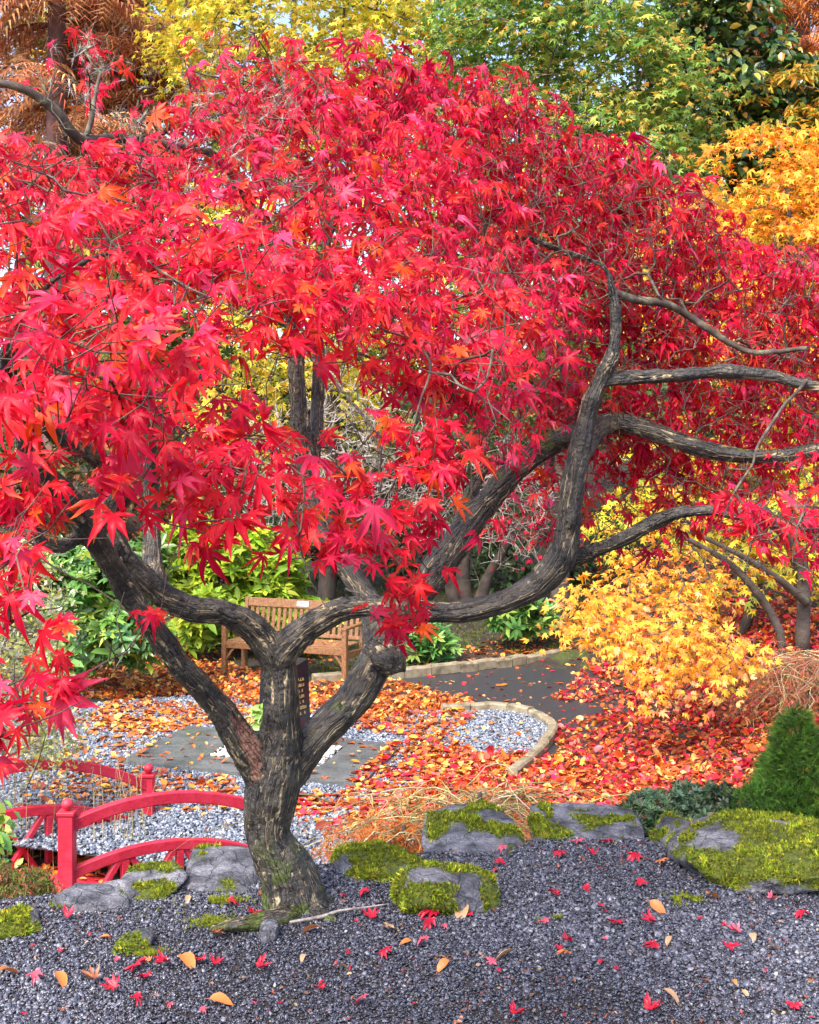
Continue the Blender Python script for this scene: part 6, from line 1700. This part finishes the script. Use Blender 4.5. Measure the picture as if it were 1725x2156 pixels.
# weeping laceleaf mounds: arching bare straw-coloured shoots
def weeping(name, label, px, py_top, d, half, n, cols, leafcols, nleaf, drop, sx=1.0, seedang=(0, 6.283)):
    b = on_ground(px, d)
    root = thing(name, label, 'shrub', b)
    top = P(px, py_top, d); w = half/F*d
    parts = []; cc = []; pts_all = []
    core = smooth_poly(np.array([np.append(b + (0, 0, -0.05), .022), np.append(b + (0.03, 0, (top[2]-b[2])*0.6), .018), np.append(top, 0.012)]), 0.04)
    V, T = tube_arrays(core[:, :3], core[:, 3], 8); mk('trunk', V, T, M['bark_far'], root, smooth=True)
    for k in range(n):
        a = rng.uniform(*seedang); L = w*rng.uniform(0.45, 1.1)
        dr = np.array([math.cos(a)*sx, math.sin(a)*0.75, 0])
        s0 = top + rng.normal(0, 1, 3)*np.array([0.30*w, 0.12*w, 0.02]) - (0, 0, abs(rng.normal(0, 0.35*drop)))
        pts = []
        ph = rng.uniform(0, 6.283); sw = rng.uniform(0.03, 0.12)*w; hz = rng.uniform(-0.5, 0.6)
        dz_ = drop*rng.uniform(0.35, 1.15); pw_ = rng.uniform(1.3, 2.6); sd_ = np.array([-dr[1], dr[0], 0])
        for u in np.linspace(0, 1, 9):
            z = 0.16*w*hz*math.sin(min(1, u*1.8)*math.pi) - dz_*u**pw_
            pts.append(s0 + dr*L*u + sd_*sw*math.sin(ph + u*rng.uniform(4, 7)) + np.array([0, 0, z]) + rng.normal(0, 0.018, 3)*u)
        pts = np.array(pts); gz_ = H(pts[:, 0], pts[:, 1]); pts[:, 2] = np.maximum(pts[:, 2], gz_ + 0.015)
        r0 = rng.uniform(0.0022, 0.005)
        V, T = tube_arrays(pts, np.linspace(r0, 0.0009, 9), 4, cap=False); parts.append((V, T)); cc.append(np.tile(pal(1, cols, None, 0.25), (len(V), 1)))
        pts_all.append(pts[2:])
        for j in range(3):
            i = rng.integers(2, 8); q = pts[i]; d2 = unit(dr + rng.normal(0, 0.6, 3) + (0, 0, -0.35)); l2 = rng.uniform(0.06, 0.2)
            V, T = tube_arrays(np.array([q, q + d2*l2*0.5, q + d2*l2 + (0, 0, -0.04)]), [0.0018, 0.0014, 0.0007], 3, cap=False); parts.append((V, T)); cc.append(np.tile(pal(1, cols, None, 0.25), (len(V), 1)))
    V, T = cat(parts)
    tag(mk('shoots', V, T, M['stem'], root, col=np.vstack(cc)), kind='stuff')
    pa = np.vstack(pts_all)
    if nleaf:
        q = pa[rng.integers(0, len(pa), nleaf)] + rng.normal(0, 0.02, (nleaf, 3))
        V, T, C = inst([tuft(7, 0.10, 1.1, 40, 0.4), tuft(6, 0.12, 1.0, 41, 0.5)], rng.integers(0, 2, nleaf), q, rand_frames(nleaf, -0.6, 0.6), rng.uniform(0.025, 0.055, nleaf), pal(nleaf, leafcols))
        tag(mk('leaves', V, T, M['leaf_far'], root, col=C), kind='stuff')
STRAW = [(0.46, 0.40, 0.17), (0.32, 0.31, 0.12), (0.55, 0.48, 0.28), (0.24, 0.20, 0.09), (0.38, 0.28, 0.14)]
weeping('weeping_maple', 'straw-coloured bare weeping maple mound behind the edge rocks', 1010, 1668, 6.5, 320, 190, STRAW, [(0.72, 0.22, 0.04), (0.60, 0.14, 0.03), (0.78, 0.34, 0.08)], 1500, 0.36)
weeping('weeping_maple', 'small weeping mound of orange shoots right beside the maple trunk', 850, 1738, 6.0, 170, 70, STRAW, [(0.74, 0.24, 0.04), (0.62, 0.16, 0.03)], 1600, 0.24)
weeping('weeping_maple', 'reddish bare weeping maple mound at the right edge above the dwarf spruce', 1700, 1372, 11.4, 200, 260, [(0.30, 0.16, 0.08), (0.40, 0.30, 0.11), (0.24, 0.10, 0.07), (0.48, 0.40, 0.22)], [(0.50, 0.12, 0.05), (0.40, 0.16, 0.08), (0.56, 0.10, 0.06)], 2200, 0.55)
# dry reeds behind the bridge
b = on_ground(180, 8.9)
rd = thing('reed_clump', 'thin dry upright reed stems behind the red bridge', 'reeds', b)
parts = []
for k in range(60):
    x = rng.uniform(-3.1, -1.9); y = rng.uniform(8.6, 9.2); z = float(H(x, y)); h = rng.uniform(0.45, 0.95)
    l = np.array([[x, y, z - 0.02], [x + rng.normal(0, .02), y, z + h*0.5], [x + rng.normal(0, .06), y + rng.normal(0, .03), z + h]])
    parts.append(tube_arrays(l, [0.0028, 0.0022, 0.001], 3, cap=False))
V, T = cat(parts); tag(mk('stems', V, T, M['stem'], rd, col=pal(len(V), STRAW, None, 0.1)), kind='stuff')

# dwarf spruce
b = on_ground(1676, 5.85); top = P(1676, 1490, 5.85)
ds = thing('dwarf_spruce', 'conical bright green dwarf spruce at the right edge', 'shrub', b)
hgt = top[2] - b[2]
V, T = tube_arrays(np.array([b - (0, 0, .05), b + (0, 0, hgt*0.5), top - (0, 0, .03)]), [0.035, 0.025, 0.006], 8); mk('trunk', V, T, M['bark_far'], ds)
n = 12000
t = 1 - np.sqrt(rng.uniform(0, 1, n)); ang = rng.uniform(0, 6.283, n)
lump = 1 + 0.34*vnoise(np.stack([np.cos(ang)*2.2, np.sin(ang)*2.2, t*7], 1), 1.3)
prof = np.minimum(1.0, (1 - t)**0.82 + 0.03) * 0.35 * lump
rr = prof * (0.55 + 0.45*rng.random(n)**0.4)
pos = np.column_stack([b[0] + np.cos(ang)*rr, b[1] + np.sin(ang)*rr, b[2] + 0.04 + t*hgt*0.97])
outw = np.column_stack([np.cos(ang), np.sin(ang), np.full(n, 0.55)]) + rng.normal(0, 0.35, (n, 3))
inner = rr / prof
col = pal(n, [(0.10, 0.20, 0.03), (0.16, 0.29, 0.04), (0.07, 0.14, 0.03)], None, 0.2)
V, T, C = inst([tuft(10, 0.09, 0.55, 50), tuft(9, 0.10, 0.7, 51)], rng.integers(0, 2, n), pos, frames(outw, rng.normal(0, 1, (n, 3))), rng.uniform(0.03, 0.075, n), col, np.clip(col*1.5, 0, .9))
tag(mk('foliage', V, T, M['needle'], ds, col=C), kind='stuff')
b2 = on_ground(1590, 5.75)
n = 1500
pos = ellipsoid(n, P(1600, 1705, 5.75), (0.13, 0.14, 0.13), 0.7); pos = pos[pos[:, 2] > H(pos[:, 0], pos[:, 1])]; n = len(pos)
col = pal(n, [(0.10, 0.22, 0.03), (0.16, 0.32, 0.05), (0.07, 0.14, 0.03)], None, 0.2)
V, T, C = inst([tuft(10, 0.09, 0.55, 50), tuft(9, 0.10, 0.7, 51)], rng.integers(0, 2, n), pos, frames(unit(pos - P(1600, 1730, 5.75)) + rng.normal(0, .3, (n, 3)), rng.normal(0, 1, (n, 3))), rng.uniform(0.022, 0.038, n), col, np.clip(col*1.35, 0, .9))
tag(mk('low_bough', V, T, M['needle'], ds, col=C), kind='stuff')

# moss and grass tufts on the bank, and small moss patches in the terrace gravel
n = 6500
a = np.column_stack([rng.uniform(560, 1250, n), rng.uniform(1190, 1425, n)])
h = hit(a[:, 0], a[:, 1]); k = (h[:, 1] > np.interp(h[:, 0], BACK[:, 0], BACK[:, 1]) + 0.15) & (h[:, 1] < 26) & (fbm(h, 1.1, 3) > -0.08); h = h[k]; n = len(h)
col = pal(n, [(0.10, 0.15, 0.02), (0.18, 0.23, 0.03), (0.07, 0.09, 0.02)], None, 0.2)
V, T, C = inst([tuft(8, 0.2, 0.8, 60)], np.zeros(n, int), h, rand_frames(n, 1, 0.3), rng.uniform(0.03, 0.07, n), col, np.clip(col*1.3, 0, 1))
tag(mk('bank_moss', V, T, M['moss'], col=C), 'green moss covering the bank behind the bench and kerb', 'moss', kind='stuff')
P_M = [(450, 1945, 50), (430, 1900, 30), (480, 1952, 40), (300, 2008, 35), (1440, 1902, 40), (1170, 1945, 25), (960, 1870, 25), (330, 1920, 45), (470, 1900, 40), (140, 1905, 30), (1160, 1770, 40)]
hs = []
for px, py, r in P_M:
    m = 260; q = np.column_stack([rng.normal(px, r*0.6, m), rng.normal(py, r*0.13, m)]); d = CZ*F/(q[:, 1] - HY); x = (q[:, 0]-CX)/F*d
    hs.append(np.column_stack([x, d, H(x, d) + 0.012]))
h = np.vstack(hs); h = h[fbm(h, 14, 2) > -0.05]; n = len(h); col = pal(n, [(0.14, 0.18, 0.015), (0.28, 0.30, 0.03)], None, 0.2)
V, T, C = inst([tuft(7, 0.22, 0.7, 61)], np.zeros(n, int), h, rand_frames(n, 1, 0.3), rng.uniform(0.008, 0.016, n), col, np.clip(col*1.3, 0, 1))
tag(mk('gravel_moss', V, T, M['moss'], col=C), 'small moss patches growing between the terrace pebbles', 'moss', kind='stuff')

# crumbs of bark, seeds and broken leaf between the terrace pebbles
n = 2600
x = rng.uniform(-2.2, 2.2, n); y = rng.uniform(3.2, 5.2, n); k = (y < edge_y(x)) & (fbm(np.stack([x, y, 0*x], 1), 1.4, 3) > -0.05); x, y = x[k], y[k]; n = len(x)
V, T, C = inst(T_OVAL, rng.integers(0, 3, n), np.column_stack([x, y, H(x, y) + 0.012]), rand_frames(n, 1, 0.4), np.column_stack([rng.uniform(.006, .02, n)]*3), pal(n, [(0.16, 0.08, 0.04), (0.30, 0.10, 0.04), (0.36, 0.24, 0.12), (0.30, 0.03, 0.03)], None, 0.3))
tag(mk('gravel_debris', V, T, M['litter'], col=C), 'brown crumbs of leaf and bark scattered between the terrace pebbles', 'debris', kind='stuff')
